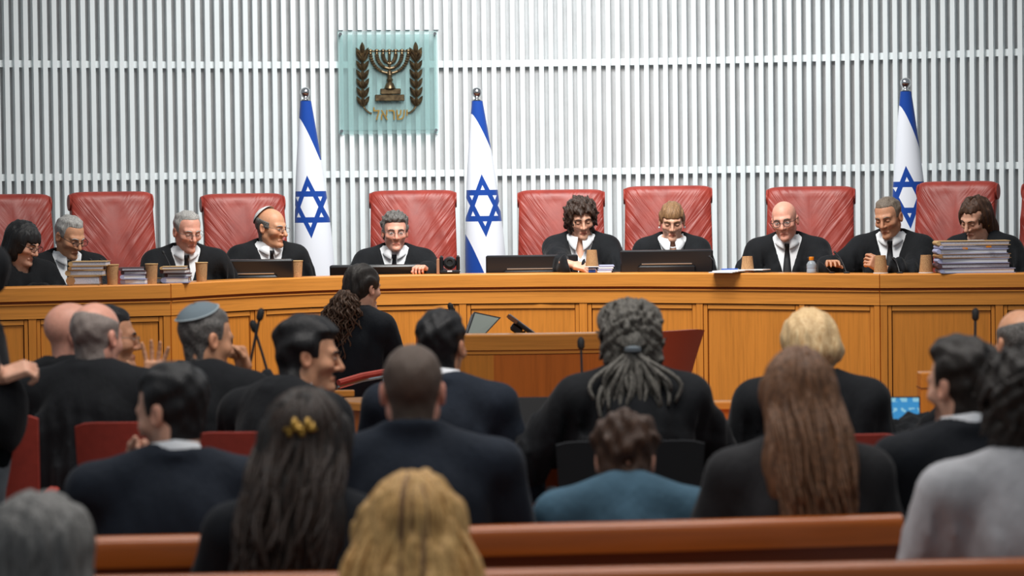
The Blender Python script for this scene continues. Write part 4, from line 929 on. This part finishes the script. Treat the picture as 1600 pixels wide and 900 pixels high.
cup(464, 430, 'cork cup right of the leftmost monitor', .1, inv=False, h=.10)
cup(1168, 424, 'cork cup behind the loose papers', .12, inv=True, h=.10)
cup(1376, 424, 'upturned cork cup in front of reaching judge, left of pair', .06)
cup(1447, 424, 'upturned cork cup beside the tall file stack, right of pair', .06)
t_ = cup(925, 424, 'upturned cork cup standing on a blue carton', .06, z=BZ+.035)
p = at(925, 424, bd(925)+.06); bx = thing('juice_carton', 'small blue and white carton under an upturned cork cup', 'carton', (p.x, p.y, BZ))
MB().box((0, 0, .0175), (.045, .045, .033), bev=.003).build('carton_body', M_BLUE, bx); MB().box((0, -.0005, .024), (.046, .046, .006)).build('white_band', M_WHITE, bx)
def folder(px0, px1, z, th, depth, back, cover, label, rz=0, pages=M_PAGES, grp='case files on the bench'):
    pxm = (px0+px1)/2; d = bd(pxm)+back; a = at(px0, 430, d); b = at(px1, 430, d); wd = (b.x-a.x)/math.cos(rz)
    t_ = thing('folder', label, 'folder', ((a.x+b.x)/2, d, z), rz, grp)
    MB().box((0, 0, th/2), (wd*.965, depth*.96, th*.72), bev=.002).build('pages', pages, t_, smooth=False)
    m_ = MB().box((0, 0, th*.06), (wd, depth, th*.12)).box((0, 0, th*.94), (wd, depth, th*.12)).tube([(-wd/2, -depth/2, th/2), (-wd/2, depth/2, th/2)], th*.5, 8)
    m_.build('cover', cover, t_, smooth=False); return t_
zz = BZ
for i, (a, b, th, cv, rz, w_) in enumerate([(113, 158, .055, M_KRAFT, .02, 'thick kraft'), (110, 166, .034, M_TAN, -.04, 'pale tan'), (112, 164, .022, M_KRAFT, .03, 'brown kraft'), (114, 170, .028, M_TAN, -.02, 'light tan')]):
    folder(a, b, zz, th, .17, .10, cv, f'{w_} folder, {("bottom", "second from bottom", "third from bottom", "topmost")[i]} of the stack at the left end', rz); zz += th
zz = BZ
for i, (th, cv, sh_) in enumerate([(.030, M_LILAC, 4), (.026, M_LILAC, 0), (.022, M_PLUM, 2), (.020, M_PLUM, -3)]):
    folder(192+sh_, 228+sh_, zz, th, .16, .10, cv, f'{("lilac", "lilac", "plum", "plum")[i]} file, {("bottom", "second from bottom", "third from bottom", "topmost")[i]} of stack between two cork cups', (-.10, .08, .02, .14)[i], M_WHITE if i < 2 else M_PAGES); zz += th
zz = BZ
for i, (th, cv, sh_) in enumerate([(.034, M_LILAC, 0), (.022, M_PLUM, 3), (.024, M_PLUM, -2), (.018, M_TAN, -4)]):
    folder(258+sh_, 296+sh_, zz, th, .16, .11, cv, f'{("white paged lilac", "plum", "plum", "tan")[i]} file, {("bottom", "second from bottom", "third from bottom", "topmost")[i]} of stack before the slim grey haired judge', (.0, .05, -.06, .02)[i], M_WHITE); zz += th
folder(222, 264, BZ, .030, .12, .20, M_TAN, 'tan file lying flat between two low stacks', .05)
zz = BZ
for i, (a, b, th, cv, rz) in enumerate([(1468, 1582, .028, M_LILAC, .0), (1463, 1574, .030, M_PLUM, .04), (1466, 1573, .030, M_LILAC, -.03), (1465, 1575, .026, M_KRAFT, .02), (1464, 1571, .028, M_LILAC, -.02), (1466, 1572, .022, M_LILAC, .03), (1464, 1575, .026, M_TAN, -.03)]):
    folder(a, b, zz, th, .21, .12, cv, f'{("pale blue", "dark plum", "lilac", "kraft", "pale lilac", "thin lilac", "tan")[i]} file, {("bottom", "second from bottom", "third from bottom", "middle", "third from top", "second from top", "topmost")[i]} of the tall stack at right', rz, M_WHITE if i in (0, 2, 4) else M_PAGES); zz += th
lb = at(1525, 380, bd(1525)+.09); lab = MB().box((lb.x, lb.y, zz+.002), (.09, .07, .002)).build('paper_slip', M_WHITE, smooth=False); tag(lab, 'white slip lying on top of the tall file stack', 'paper')
for k, px in enumerate((1508, 1545)):
    q = at(px, 395, bd(px)+.012); tb = MB().box((q.x, q.y, BZ+(.145 if k == 0 else .155)), (.03, .012, .010)).build('index_tab', M_ORANGE, smooth=False); tag(tb, ('wide', 'narrow')[k]+' orange index tab sticking out of the tall file stack', 'tab')
zz = BZ
for i in range(4):
    a = at(933+i, 424, bd(945)+.10); b = at(955+i*1.5, 424, bd(945)+.10)
    o_ = MB().box(((a.x+b.x)/2, a.y, zz+.006), (b.x-a.x, .15, .010), bev=.002).build('booklet', M_WHITE if i % 2 == 0 else M_LILAC, smooth=False); tag(o_, f'{("white", "lilac", "white", "lilac")[i]} booklet, {("bottom", "second", "third", "top")[i]} of small pile beside the blue carton', 'booklet', 'booklets beside the carton'); zz += .012
# loose papers over the front edge
for i, (px0, px1, bk, rz) in enumerate([(1118, 1160, -.02, .03), (1125, 1172, .03, -.05), (1160, 1202, .06, .02)]):
    a = at(px0, 426, bd(px0)+bk); b = at(px1, 426, bd(px1)+bk); wd = b.x-a.x
    Mr = Matrix.Rotation(rz+math.atan2(b.y-a.y, wd), 3, 'Z'); o_ = MB().box(((a.x+b.x)/2, (a.y+b.y)/2+.06, BZ+.006+i*.006), (wd, .24 if i < 2 else .12, .005), Mr).build('paper_sheets', M_WHITE, smooth=False)
    tag(o_, ('sheaf of white paper hanging over the bench edge', 'upper sheaf of white paper with a blue pen on it', 'thin white papers in front of the bald judge')[i], 'paper')
pb = at(1140, 421, bd(1140)+.06); pn = thing('pen', 'blue pen lying on the loose papers', 'pen', (pb.x, pb.y, BZ+.022)); MB().tube([(-.05, 0, 0), (.05, .01, 0)], .004, 8).build('barrel', M_BLUE, pn); MB().tube([(.05, .01, 0), (.06, .011, 0)], [.003, .001], 8).build('tip', M_CHROME, pn)
# water bottle
q = at(1268, 424, bd(1268)+.08); b_ = thing('water_bottle', 'small clear water bottle with orange cap', 'bottle', (q.x, q.y, BZ))
MB().lathe([(.028, 0), (.030, .004), (.030, .02), (.028, .025), (.030, .03), (.030, .05), (.028, .056), (.022, .066), (.013, .074), (.012, .082)], 24).build('bottle_body', M_BOTTLE, b_)
MB().lathe([(.0272, .004), (.0272, .045)], 24).build('water', plain('water_blue_grey', hexc(150, 170, 190), .1), b_)
MB().lathe([(.0145, .078), (.0150, .080), (.0150, .096), (.0135, .098)], 20).build('cap', M_ORANGE, b_)
# monitors, seen from behind
def monitor(x0, x1, ytop, label, tilt, yaw=0):
    pm = (x0+x1)/2; d = bd(pm)+.27; a = at(x0, ytop, d); b = at(x1, ytop, d); wd = b.x-a.x; H = .30
    t_ = thing('monitor', label, 'monitor', ((a.x+b.x)/2, d, 1.02), R(yaw), 'black monitors on the bench')
    top = (a.z+b.z)/2-1.02; Mr = Matrix.Rotation(R(tilt), 3, 'X')
    ctr = Vector((0, 0, top))-Mr @ Vector((0, 0, H/2))
    MB().box(ctr, (wd, .032, H), Mr, .008).build('housing', M_BLACK, t_)
    MB().box(ctr+Mr @ Vector((0, .018, 0)), (wd*.95, .004, H*.9), Mr).build('screen', M_BLACKM, t_)
    MB().box(ctr+Mr @ Vector((0, -.026, -.02)), (wd*.62, .025, H*.5), Mr, .008).build('rear_bulge', M_BLACK, t_)
    MB().box(ctr+Mr @ Vector((0, -.020, H*.5-.085)), (wd*.54, .010, .006), Mr).build('vent_slot', M_ALU, t_)
    hs = min(.24, max(.05, top-.08)); MB().box((0, .03+.03*tilt/12, hs/2), (.05, .03, hs), bev=.008).build('stand', M_BLACK, t_); MB().box((0, .03, .008), (.24, .18, .016), bev=.006).build('foot', M_BLACK, t_)
monitor(327, 458, 405.5, 'black monitor back in front of the skullcap judge', 12, 4)
monitor(515, 658, 414, 'black monitor low in front of the curly grey haired judge', 20)
monitor(759, 903, 398.5, 'black monitor with pale vent strip left of the dark curled judge', 5)
monitor(969, 1114, 390.5, 'black monitor tall in front of the pearl necklace judge', 6)
# conference camera
q = at(703, 424, bd(703)+.09); t_ = thing('conference_camera', 'black conference camera with lens on the bench left of centre flag', 'camera', (q.x, q.y, BZ))
MB().box((0, 0, .012), (.13, .11, .024), bev=.008).build('base', M_BLACK, t_)
for sx in (-1, 1): MB().box((sx*.052, 0, .065), (.024, .075, .10), bev=.01).build('yoke_arm', M_BLACK, t_)
MB().lathe([(.012, -.04), (.036, -.036), (.042, 0), (.036, .036), (.012, .042)], 20, (0, 0, .068), Matrix.Rotation(R(90), 4, 'X')).build('camera_head', M_BLACK, t_)
MB().lathe([(.024, 0), (.026, .014), (.019, .014), (.016, .008)], 20, (0, -.036, .072), Matrix.Rotation(R(90), 4, 'X')).build('lens', M_BLACKM, t_)
MB().box((0, -.056, .018), (.03, .002, .008)).build('badge', M_WHITE, t_, smooth=False)
q = at(684.5, 424, bd(684)+.05); t_ = MB().box((q.x, q.y, BZ+.048), (.018, .05, .096), bev=.003).build('wooden_block', plain('light_wood_block', hexc(170, 120, 90), .5)); tag(t_, 'thin upright brown block left of the conference camera', 'block')
# gooseneck microphones
def mic(base, pts, label, r=.006, hr=.013, grp='gooseneck microphones', foot=True, fs=1.0):
    b0 = Vector(base); t_ = thing('microphone', label, 'microphone', b0, 0, grp)
    P = [Vector(p)-b0 for p in pts]; n_ = len(P)
    # smooth curve
    Q = [P[0]]
    for i in range(n_-1):
        p0, p1, p2, p3 = P[max(i-1, 0)], P[i], P[i+1], P[min(i+2, n_-1)]
        for k in range(1, 7):
            s_ = k/6; Q.append(.5*((2*p1)+(p2-p0)*s_+(2*p0-5*p1+4*p2-p3)*s_*s_+(3*p1-p0-3*p2+p3)*s_**3))
    if foot: MB().lathe([(.045*fs, 0), (.045*fs, .012*fs), (.03*fs, .02*fs), (.012*fs, .024*fs)], 20, P[0]).build('foot', M_BLACK, t_)
    MB().tube(Q, r*.6, 8).build('gooseneck', M_BLACK, t_)
    dv = (Q[-1]-Q[-3]).normalized(); e_ = Q[-1]
    MB().tube([e_-dv*hr*.2, e_, e_+dv*hr*.5, e_+dv*hr*2.2, e_+dv*hr*3, e_+dv*hr*3.4], [hr*.55, hr*.7, hr, hr*1.05, hr*.75, hr*.25], 12).build('capsule', M_BLACKM, t_)
def bmic(bx_, tx, ty, label, back=.07):
    d = bd(bx_)+back; b0 = at(bx_, 430, d); b0.z = BZ; e_ = at(tx, ty, d+.12); mic(b0, [b0, b0+(e_-b0)*.5+Vector((0, 0, .02)), e_], label, .005, .007, fs=.42)
bmic(178, 143, 407, 'thin gooseneck microphone leaning over the tan folders'); bmic(211, 160, 407, 'gooseneck microphone leaning in front of the plum files')
bmic(274, 256, 396, 'gooseneck microphone in front of the slim grey haired judge'); bmic(1300, 1266, 404, 'gooseneck microphone right of the water bottle')
bmic(1323, 1306, 396, 'gooseneck microphone over the reaching arm'); bmic(1406, 1396, 404, 'gooseneck microphone between two upturned cups'); bmic(1122, 1110, 402, 'gooseneck microphone at the right end of tall monitor', .15)
# ---------------------------------------------------------------- clerk's counter in front of the bench
def zpt(px, py, d): return at(px, py, d)
d0 = 14.0; a = at(650, 522, d0); b = at(1012, 522, d0); CZ = (a.z+b.z)/2; cw_ = b.x-a.x; cx = (a.x+b.x)/2
t_ = thing('clerk_counter', 'oak clerks counter with raised front in the middle of the courtroom', 'counter', (cx, d0, 0))
def cpth(y0=0, bow=.10): return [Vector((-cw_/2+cw_*i/24, y0+bow*((2*i/24-1)**2)*.5-bow*.25, 0)) for i in range(25)]
MB().sweep(cpth(), [(-.16, CZ-.03), (-.16, CZ), (.0, CZ), (.005, CZ-.006), (.005, CZ-.075), (-.03, CZ-.075), (-.03, CZ-.03)]).build('cap_board', M_WH, t_, sharp=30)
MB().sweep(cpth(), [(-.03, CZ-.095), (-.03, CZ-.075), (-.004, CZ-.075), (-.004, CZ-.095)]).build('bead', M_WH, t_, smooth=False)
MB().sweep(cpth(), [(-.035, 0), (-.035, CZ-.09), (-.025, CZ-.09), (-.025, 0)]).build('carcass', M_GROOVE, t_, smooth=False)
pp = cpth()
for k in range(6): MB().sweep(pp[k*4:k*4+5], [(-.025, .08), (-.025, CZ-.097), (-.010, CZ-.097), (-.010, .08)]).build('panel', (M_WD, M_WV)[k % 2] if k in (1, 4) else M_WD, t_, smooth=False)
for sx in (-1, 1): MB().box((sx*(cw_/2-.012), .32, (CZ+.012)/2), (.028, .62, CZ+.012), bev=.003).build('end_panel', M_WD, t_, smooth=False)
MB().box((0, .38, .74), (cw_-.05, .5, .03)).build('desk_top', M_WH, t_, smooth=False)
# tablet screen and document reader on the counter
q = at(752, 540, 14.3); t_ = thing('touch_screen', 'tilted black touch screen with pale glass on the clerks counter', 'screen', (q.x, 14.3, .755))
cs = [at(729, 522, 14.25), at(741, 487, 14.42), at(783, 496, 14.52), at(755, 526, 14.32)]; cs = [c_-Vector((q.x, 14.3, .755)) for c_ in cs]
bl = cs[0]+(cs[0]-cs[1])*.25; br_ = cs[3]+(cs[3]-cs[2])*.25; tl, tr_ = cs[1], cs[2]; nrm = (br_-bl).cross(tl-bl).normalized(); 
if nrm.y > 0: nrm = -nrm
def quad_slab(c4, th, n_): V = [c_ for c_ in c4]+[c_-n_*th for c_ in c4]; return MB().add(V, [(0, 1, 2, 3), (7, 6, 5, 4), (0, 4, 5, 1), (1, 5, 6, 2), (2, 6, 7, 3), (3, 7, 4, 0)])
cen = (bl+br_+tl+tr_)/4; quad_slab([bl, br_, tr_, tl], .03, nrm).build('housing', M_BLACK, t_, smooth=False)
quad_slab([cen+(c_-cen)*.88+nrm*.003 for c_ in (bl, br_, tr_, tl)], .002, nrm).build('glass', plain('pale_screen_glass', hexc(150, 158, 150), .12), t_, smooth=False)
MB().tube([cen-nrm*.03, Vector((cen.x, cen.y+.03, .0))], .02, 10).build('stand', M_BLACK, t_); MB().box((cen.x, cen.y+.03, .008), (.16, .14, .016), bev=.005).build('foot', M_BLACK, t_)
q = at(815, 540, 14.35); t_ = thing('document_reader', 'small dark reader tilted on the clerks counter', 'device', (q.x, 14.35, .755))
a = at(794, 493, 14.35)-Vector((q.x, 14.35, .755)); b = at(836, 524, 14.35)-Vector((q.x, 14.35, .755)); dv = (b-a).normalized(); ang = math.atan2(-dv.z, dv.x)
Mr = Matrix.Rotation(ang, 3, 'Y'); MB().box((a+b)/2, ((b-a).length, .12, .022), Mr, .006).build('housing', M_BLACK, t_); MB().box(a+dv*.025+Vector((0, -.062, .0)), (.06, .006, .018), Mr).build('side_strip', plain('copper_brown', hexc(120, 78, 50), .5), t_, smooth=False)
MB().box((a+b)/2+Mr @ Vector((-.01, 0, -.03)), (.06, .09, .04), Mr, .008).build('hinge_block', M_BLACK, t_); MB().tube([(a+b)/2-Vector((0, 0, .03)), Vector((.03, 0, 0))], .018, 10).build('stand', M_BLACK, t_); MB().box((.03, 0, .006), (.12, .12, .012), bev=.004).build('foot', M_BLACK, t_)
def fmic(bp, tp, dep, label, r=.008, hr=.016, mid=None, tz=.735, foot=True):
    b0 = at(bp[0], bp[1], dep); b0.z = tz; e_ = at(tp[0], tp[1], dep+.05); mic(b0, [b0, b0+(e_-b0)*.55+Vector((0, 0, .02)), e_], label, r, hr, foot=foot)
fmic((738, 540), (707, 487), 14.2, 'gooseneck microphone leaning left beside the touch screen', .009, .014, tz=.755)
fmic((372, 640), (405, 500), 11.2, 'taller of two crossed gooseneck microphones by the lawyer in profile', .009, .014)
fmic((440, 640), (399, 518), 11.25, 'shorter of two crossed gooseneck microphones by the lawyer in profile', .009, .014)
fmic((911, 640), (908, 545), 11.3, 'upright gooseneck microphone left of the dreadlocked lawyer', .008, .014)
fmic((1522, 640), (1524, 500), 11.2, 'upright gooseneck microphone beside the right panel', .009, .014)
# ---------------------------------------------------------------- counsel desks
def desk_unit(px0, px1, d, zt_, label, curve=0):
    a = at(px0, 600, d); b = at(px1, 600, d); wd = b.x-a.x; t_ = thing('counsel_desk', label, 'desk', ((a.x+b.x)/2, d, 0))
    n_ = 17; pth = [Vector((-wd/2+wd*i/(n_-1), curve*((2*i/(n_-1)-1)**2), 0)) for i in range(n_)]
    MB().sweep(pth, [(-.05, zt_-.02), (-.05, zt_+.0), (.0, zt_+.0), (.006, zt_-.006), (.006, zt_-.03), (-.05, zt_-.03)]).build('screen_cap', M_WH, t_, sharp=30)
    MB().sweep(pth, [(-.035, 0), (-.035, zt_-.03), (-.005, zt_-.03), (-.005, 0)]).build('front_screen', M_WD, t_, smooth=False)
    MB().sweep(pth, [(.0, .70), (.0, .735), (.62, .735), (.635, .725), (.635, .70)]).build('desk_top', M_WH, t_, smooth=False)
    for sx in (-1, 1): MB().box((sx*(wd/2-.03), -.3+curve, .35), (.04, .5, .70)).build('side_panel', M_WD, t_, smooth=False)
    return t_
desk_unit(1082, 1420, 11.2, .835, 'oak counsel desk behind the pale blonde lawyer'); desk_unit(760, 1075, 11.25, .75, 'oak counsel desk in front of the dreadlocked lawyer')
desk_unit(-150, 470, 11.75, .72, 'long oak counsel desk at left behind the skullcap lawyer'); desk_unit(1440, 1760, 11.4, .835, 'oak counsel desk at the right edge')
# curved return of the clerk's desk
t_ = thing('curved_desk', 'curved light oak desk return below the seated clerk', 'desk', (at(620, 640, 12.6).x, 12.6, 0))
pth = []
for i in range(25):
    s_ = i/24; q = at(500+260*s_, 612+30*s_**.7, 12.9-.75*s_**.7); pth.append(Vector((q.x-t_.location.x, q.y-12.6, 0)))
zt_ = at(600, 632, 12.5).z
MB().sweep(pth, [(-.42, zt_-.03), (-.42, zt_), (.0, zt_), (.006, zt_-.006), (.006, zt_-.035)]).build('desk_top', M_WH, t_, sharp=30)
MB().sweep(pth, [(-.05, 0), (-.05, zt_-.03), (-.02, zt_-.03), (-.02, 0)]).build('front_panel', M_WD, t_, smooth=False)
q = at(538, 610, 13.05); t_ = MB().box((q.x, q.y, zt_+.012), (.09, .05, .03), bev=.004).build('wooden_box', M_WH); tag(t_, 'small oak block on the curved desk under the tilted red seat', 'block')
q = at(1450, 600, 11.2); t_ = thing('wooden_stand', 'small oak stand beside the lit laptop', 'stand', (q.x, q.y, .735)); h_ = at(1450, 581, 11.2).z-.735
MB().box((0, 0, h_/2), (.07, .12, h_), bev=.004).build('body', M_WV, t_); MB().box((0, 0, h_-.06), (.074, .124, .004)).build('groove', M_GROOVE, t_, smooth=False)
# ---- visitor chairs with red shells
def shell_chair(px0, px1, topy, d, label, mat=M_REDPLASTIC, yaw=180, hgt=None, lean=.10):
    a = at(px0, topy, d); b = at(px1, topy, d); wd = b.x-a.x; zt_ = (a.z+b.z)/2
    t_ = thing('visitor_chair', label, 'chair', ((a.x+b.x)/2, d, 0), R(yaw), 'shell chairs in the lawyers row'); P = []; nu, nv = 15, 12; hb_ = zt_-.44
    for side in (0, 1):
        for i in range(nu):
            u = -1+2*i/(nu-1)
            for j in range(nv):
                v = j/(nv-1); cr = (1-abs(u)**8*.03*(1 if v > .8 else 0)); y_ = .02+lean*v-.05*(1-u*u)*0+.045*u*u*-1+(.022 if side else 0); P.append((u*wd/2*(.92+.08*v), y_, .44+hb_*v*cr))
    mb = MB(); mb.grid(P[:nu*nv], nu, nv); mb.grid(P[nu*nv:], nu, nv); k = nu*nv
    rim = [i*nv for i in range(nu)]+[(nu-1)*nv+j for j in range(1, nv)]+[i*nv+nv-1 for i in range(nu-2, -1, -1)]+[j for j in range(nv-2, 0, -1)]
    for i in range(len(rim)): a_, b_ = rim[i], rim[(i+1) % len(rim)]; mb.F.append((a_, b_, b_+k, a_+k))
    mb.build('backrest', mat, t_, sharp=50); MB().box((0, -.20, .43), (wd*.95, .44, .06), bev=.02).build('seat', mat, t_)
    for sx in (-1, 1):
        MB().tube([(sx*wd*.52, .04, .02), (sx*wd*.52, .03, .62), (sx*wd*.52, -.02, .655), (sx*wd*.52, -.30, .655), (sx*wd*.52, -.36, .62), (sx*wd*.52, -.38, .02)], .011, 8).build('leg_frame', M_CHROME, t_)
        MB().box((sx*wd*.52, -.16, .672), (.04, .26, .022), bev=.008).build('armrest', M_BLACK if mat is not M_REDPLASTIC else mat, t_)
    MB().tube([(-wd*.52, -.1, .40), (wd*.52, -.1, .40)], .010, 8).build('cross_bar', M_CHROME, t_)
shell_chair(-115, 66, 645, 9.55, 'red chair back at left edge beside the standing person', yaw=180)
shell_chair(121, 292, 655, 9.5, 'red chair back left of the suited man resting his chin', yaw=184)
shell_chair(306, 472, 670, 9.2, 'red chair back right of the suited man resting his chin', yaw=182)
shell_chair(590, 770, 678, 9.4, 'red chair back behind the cropped haired man', yaw=180)
shell_chair(868, 1098, 684, 9.25, 'black chair back behind the boy', plain('black_upholstery', (.014, .015, .018), .6), yaw=180)
shell_chair(1225, 1406, 674, 9.45, 'red chair back right of the long chestnut hair', yaw=180)
# tall red chair behind the counter, seen from its side, and the clerk's own seat
t_ = thing('swivel_chair', 'empty red high back chair standing behind the dreadlocked lawyer', 'chair', (at(1000, 600, 13.4).x, 13.4, 0), R(222))
zt_ = at(1050, 514, 13.4).z; P = []; nu, nv = 13, 12
for side in (0, 1):
    for i in range(nu):
        u = -1+2*i/(nu-1)
        for j in range(nv):
            v = j/(nv-1); P.append((u*.235*(.9+.1*v), .05+.16*v**1.4-.05*u*u+(.035 if side else 0), .48+(zt_-.48)*v*(1-.015*abs(u)**6)))
mb = MB(); mb.grid(P[:nu*nv], nu, nv); mb.grid(P[nu*nv:], nu, nv); k = nu*nv
rim = [i*nv for i in range(nu)]+[(nu-1)*nv+j for j in range(1, nv)]+[i*nv+nv-1 for i in range(nu-2, -1, -1)]+[j for j in range(nv-2, 0, -1)]
for i in range(len(rim)): a_, b_ = rim[i], rim[(i+1) % len(rim)]; mb.F.append((a_, b_, b_+k, a_+k))
mb.build('backrest', plain('orange_red_leather', hexc(214, 84, 50), .45), t_, sharp=50); MB().box((0, -.2, .46), (.46, .46, .08), bev=.03).build('seat', M_LEATHER, t_)
for sx in (-1, 1): MB().tube([(sx*.25, .05, .5), (sx*.27, 0, .66), (sx*.27, -.25, .66), (sx*.25, -.3, .5)], .012, 8).build('armrest', M_CHROME, t_)
MB().tube([(0, -.18, .05), (0, -.18, .43)], .028, 12).build('column', M_CHROME, t_)
mb = MB()
for q in range(5): a = q*math.pi*2/5; mb.tube([(0, -.18, .06), (.27*math.cos(a), -.18+.27*math.sin(a), .03)], [.022, .014], 8)
mb.build('star_base', M_CHROME, t_)
a = at(529, 605, 14.55); b = at(601, 588, 14.75); ctr = (a+b)/2
t_ = thing('clerk_chair', 'red clerk chair with chrome edge under the woman with curly ponytail', 'chair', (ctr.x, ctr.y, 0), R(150))
MB().box((0, -.02, .47), (.46, .46, .05), bev=.02).build('seat', M_REDPLASTIC, t_)
ia = t_.matrix_basis.inverted(); p0 = ia @ a; p1 = ia @ b
MB().tube([p0, (p0+p1)/2+Vector((0, 0, .006)), p1], .011, 8).build('chrome_edge', M_CHROME, t_); up_ = Vector((0, 0, .022)); MB().tube([p0+up_, (p0+p1)/2+up_*1.3, p1+up_], .017, 8).build('arm_pad', M_REDPLASTIC, t_)
MB().tube([p0, Vector((p0.x*.9, p0.y*.9, .48))], .010, 8).build('arm_post', M_CHROME, t_); MB().tube([p1, Vector((p1.x*.9, p1.y*.9, .48))], .010, 8).build('arm_post', M_CHROME, t_)
MB().tube([(0, 0, .05), (0, 0, .45)], .028, 12).build('column', M_CHROME, t_)
mb = MB()
for q in range(5): a = q*math.pi*2/5; mb.tube([(0, 0, .06), (.27*math.cos(a), .27*math.sin(a), .03)], [.022, .014], 8)
mb.build('star_base', M_CHROME, t_)
# ---- laptops
t_n = NT('laptop_screen_glow'); t_n.set(.3); tc = t_n.n('ShaderNodeTexCoord'); 
sp = t_n.n('ShaderNodeSeparateXYZ'); t_n.l(tc.outputs['Object'], sp.inputs[0]); wv = t_n.math('FRACT', t_n.math('MULTIPLY', sp.outputs[2], 26.0)); ln_ = t_n.math('LESS_THAN', wv, .42)
nz = t_n.noise(40, vec=tc.outputs['Object'], detail=2, mapscale=(1, 1, .6)); msk = t_n.math('MULTIPLY', ln_, t_n.math('GREATER_THAN', nz, .48)); 
cc = t_n.mix(msk, hexc(46, 150, 214), hexc(150, 212, 236)); t_n.l(cc, t_n.b.inputs['Emission Color']); t_n.b.inputs['Emission Strength'].default_value = .75; t_n.col((.02, .02, .02))
def laptop(px0, px1, topy, d, label, scr, zt_=.735, tilt=14, yaw=0):
    a = at(px0, topy, d); b = at(px1, topy, d); wd = b.x-a.x; h_ = ((a.z+b.z)/2-zt_)/math.cos(R(tilt)); t_ = thing('laptop', label, 'laptop', ((a.x+b.x)/2, d-.02, zt_), R(yaw)); Mr = Matrix.Rotation(R(-tilt), 3, 'X')
    MB().box((0, -.12, .008), (wd, .24, .016), bev=.004).build('keyboard_base', M_BLACK, t_)
    c_ = Mr @ Vector((0, 0, h_/2)); MB().box(c_+Vector((0, .0, .012)), (wd, .010, h_), Mr, .003).build('lid', M_BLACK, t_); MB().box(c_+Mr @ Vector((0, -.007, 0))+Vector((0, 0, .012)), (wd*.94, .003, h_*.9), Mr).build('screen', scr, t_, smooth=False); return t_
laptop(1368, 1437, 625, 10.85, 'laptop with bright blue screen on the desk at right', t_n.m, yaw=-4)
laptop(788, 868, 626, 10.8, 'open laptop with dark screen left of the dreadlocked lawyer', M_BLACKM)
q = at(1104, 712, 10.75); t_ = MB().lathe([(.02, 0), (.045, .01), (.055, .05), (.03, .085), (.012, .13)], 9, (q.x, q.y, .736)).build('tissue', M_WHITE, sharp=None); tag(t_, 'crumpled white tissue on the desk beside the dreadlocked lawyer', 'tissue')
q = at(746, 612, 11.1); t_ = thing('marker', 'white marker standing on the desk right of the suited lawyer', 'marker', (q.x, q.y, .735)); h_ = at(746, 590, 11.1).z-.735; MB().lathe([(.01, 0), (.01, h_-.02), (.006, h_)], 12).build('barrel', M_WHITE, t_); MB().lathe([(.0115, 0), (.0115, .02)], 12).build('cap', M_LILAC, t_)
# ---------------------------------------------------------------- pews
def pew(pts, zt_, label, zs=None):
    q = [at(px, py, d) for px, py, d in pts]; c_ = sum(q, Vector())/len(q); t_ = thing('pew', label, 'pew', (c_.x, c_.y, 0)); xs = [p_.x for p_ in q]; ys = [p_.y for p_ in q]
    pth = [Vector((x-c_.x, float(np.interp(x, xs, ys))-c_.y, 0)) for x in np.linspace(xs[0], xs[-1], 40)]
    k = 9; top = [(-.03+.06*0+.032*math.cos(math.pi*i/(k-1)), zt_-.03+.03*math.sin(math.pi*i/(k-1))) for i in range(k)]
    MB().sweep(pth, [(.004, zt_-.075)]+top+[(-.062, zt_-.075)]).build('top_rail', M_PEW, t_, sharp=50)
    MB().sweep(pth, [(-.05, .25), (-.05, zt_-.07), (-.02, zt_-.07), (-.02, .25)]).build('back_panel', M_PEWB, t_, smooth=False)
    MB().sweep(pth, [(-.50, .40), (-.50, .44), (-.05, .44), (-.05, .40)]).build('seat_board', M_PEW, t_, smooth=False)
    for p_ in (pth[0], pth[13], pth[26], pth[-1]): MB().box((p_.x, p_.y+.26, .22), (.04, .5, .44), bev=.004).build('support', M_PEWB, t_, smooth=False)
PZ = .83
pew([(-60, 858, 6.98), (345, 850, 7.02), (770, 832, 7.14), (1080, 822, 7.2), (1412, 811, 7.28)], PZ, 'long oak pew with rounded top behind the cropped haired man and boy')
pew([(-80, 935, 6.25), (800, 912, 6.3), (1650, 880, 6.38), (1950, 870, 6.42)], PZ, 'nearest oak pew with top rail along the bottom edge at right')
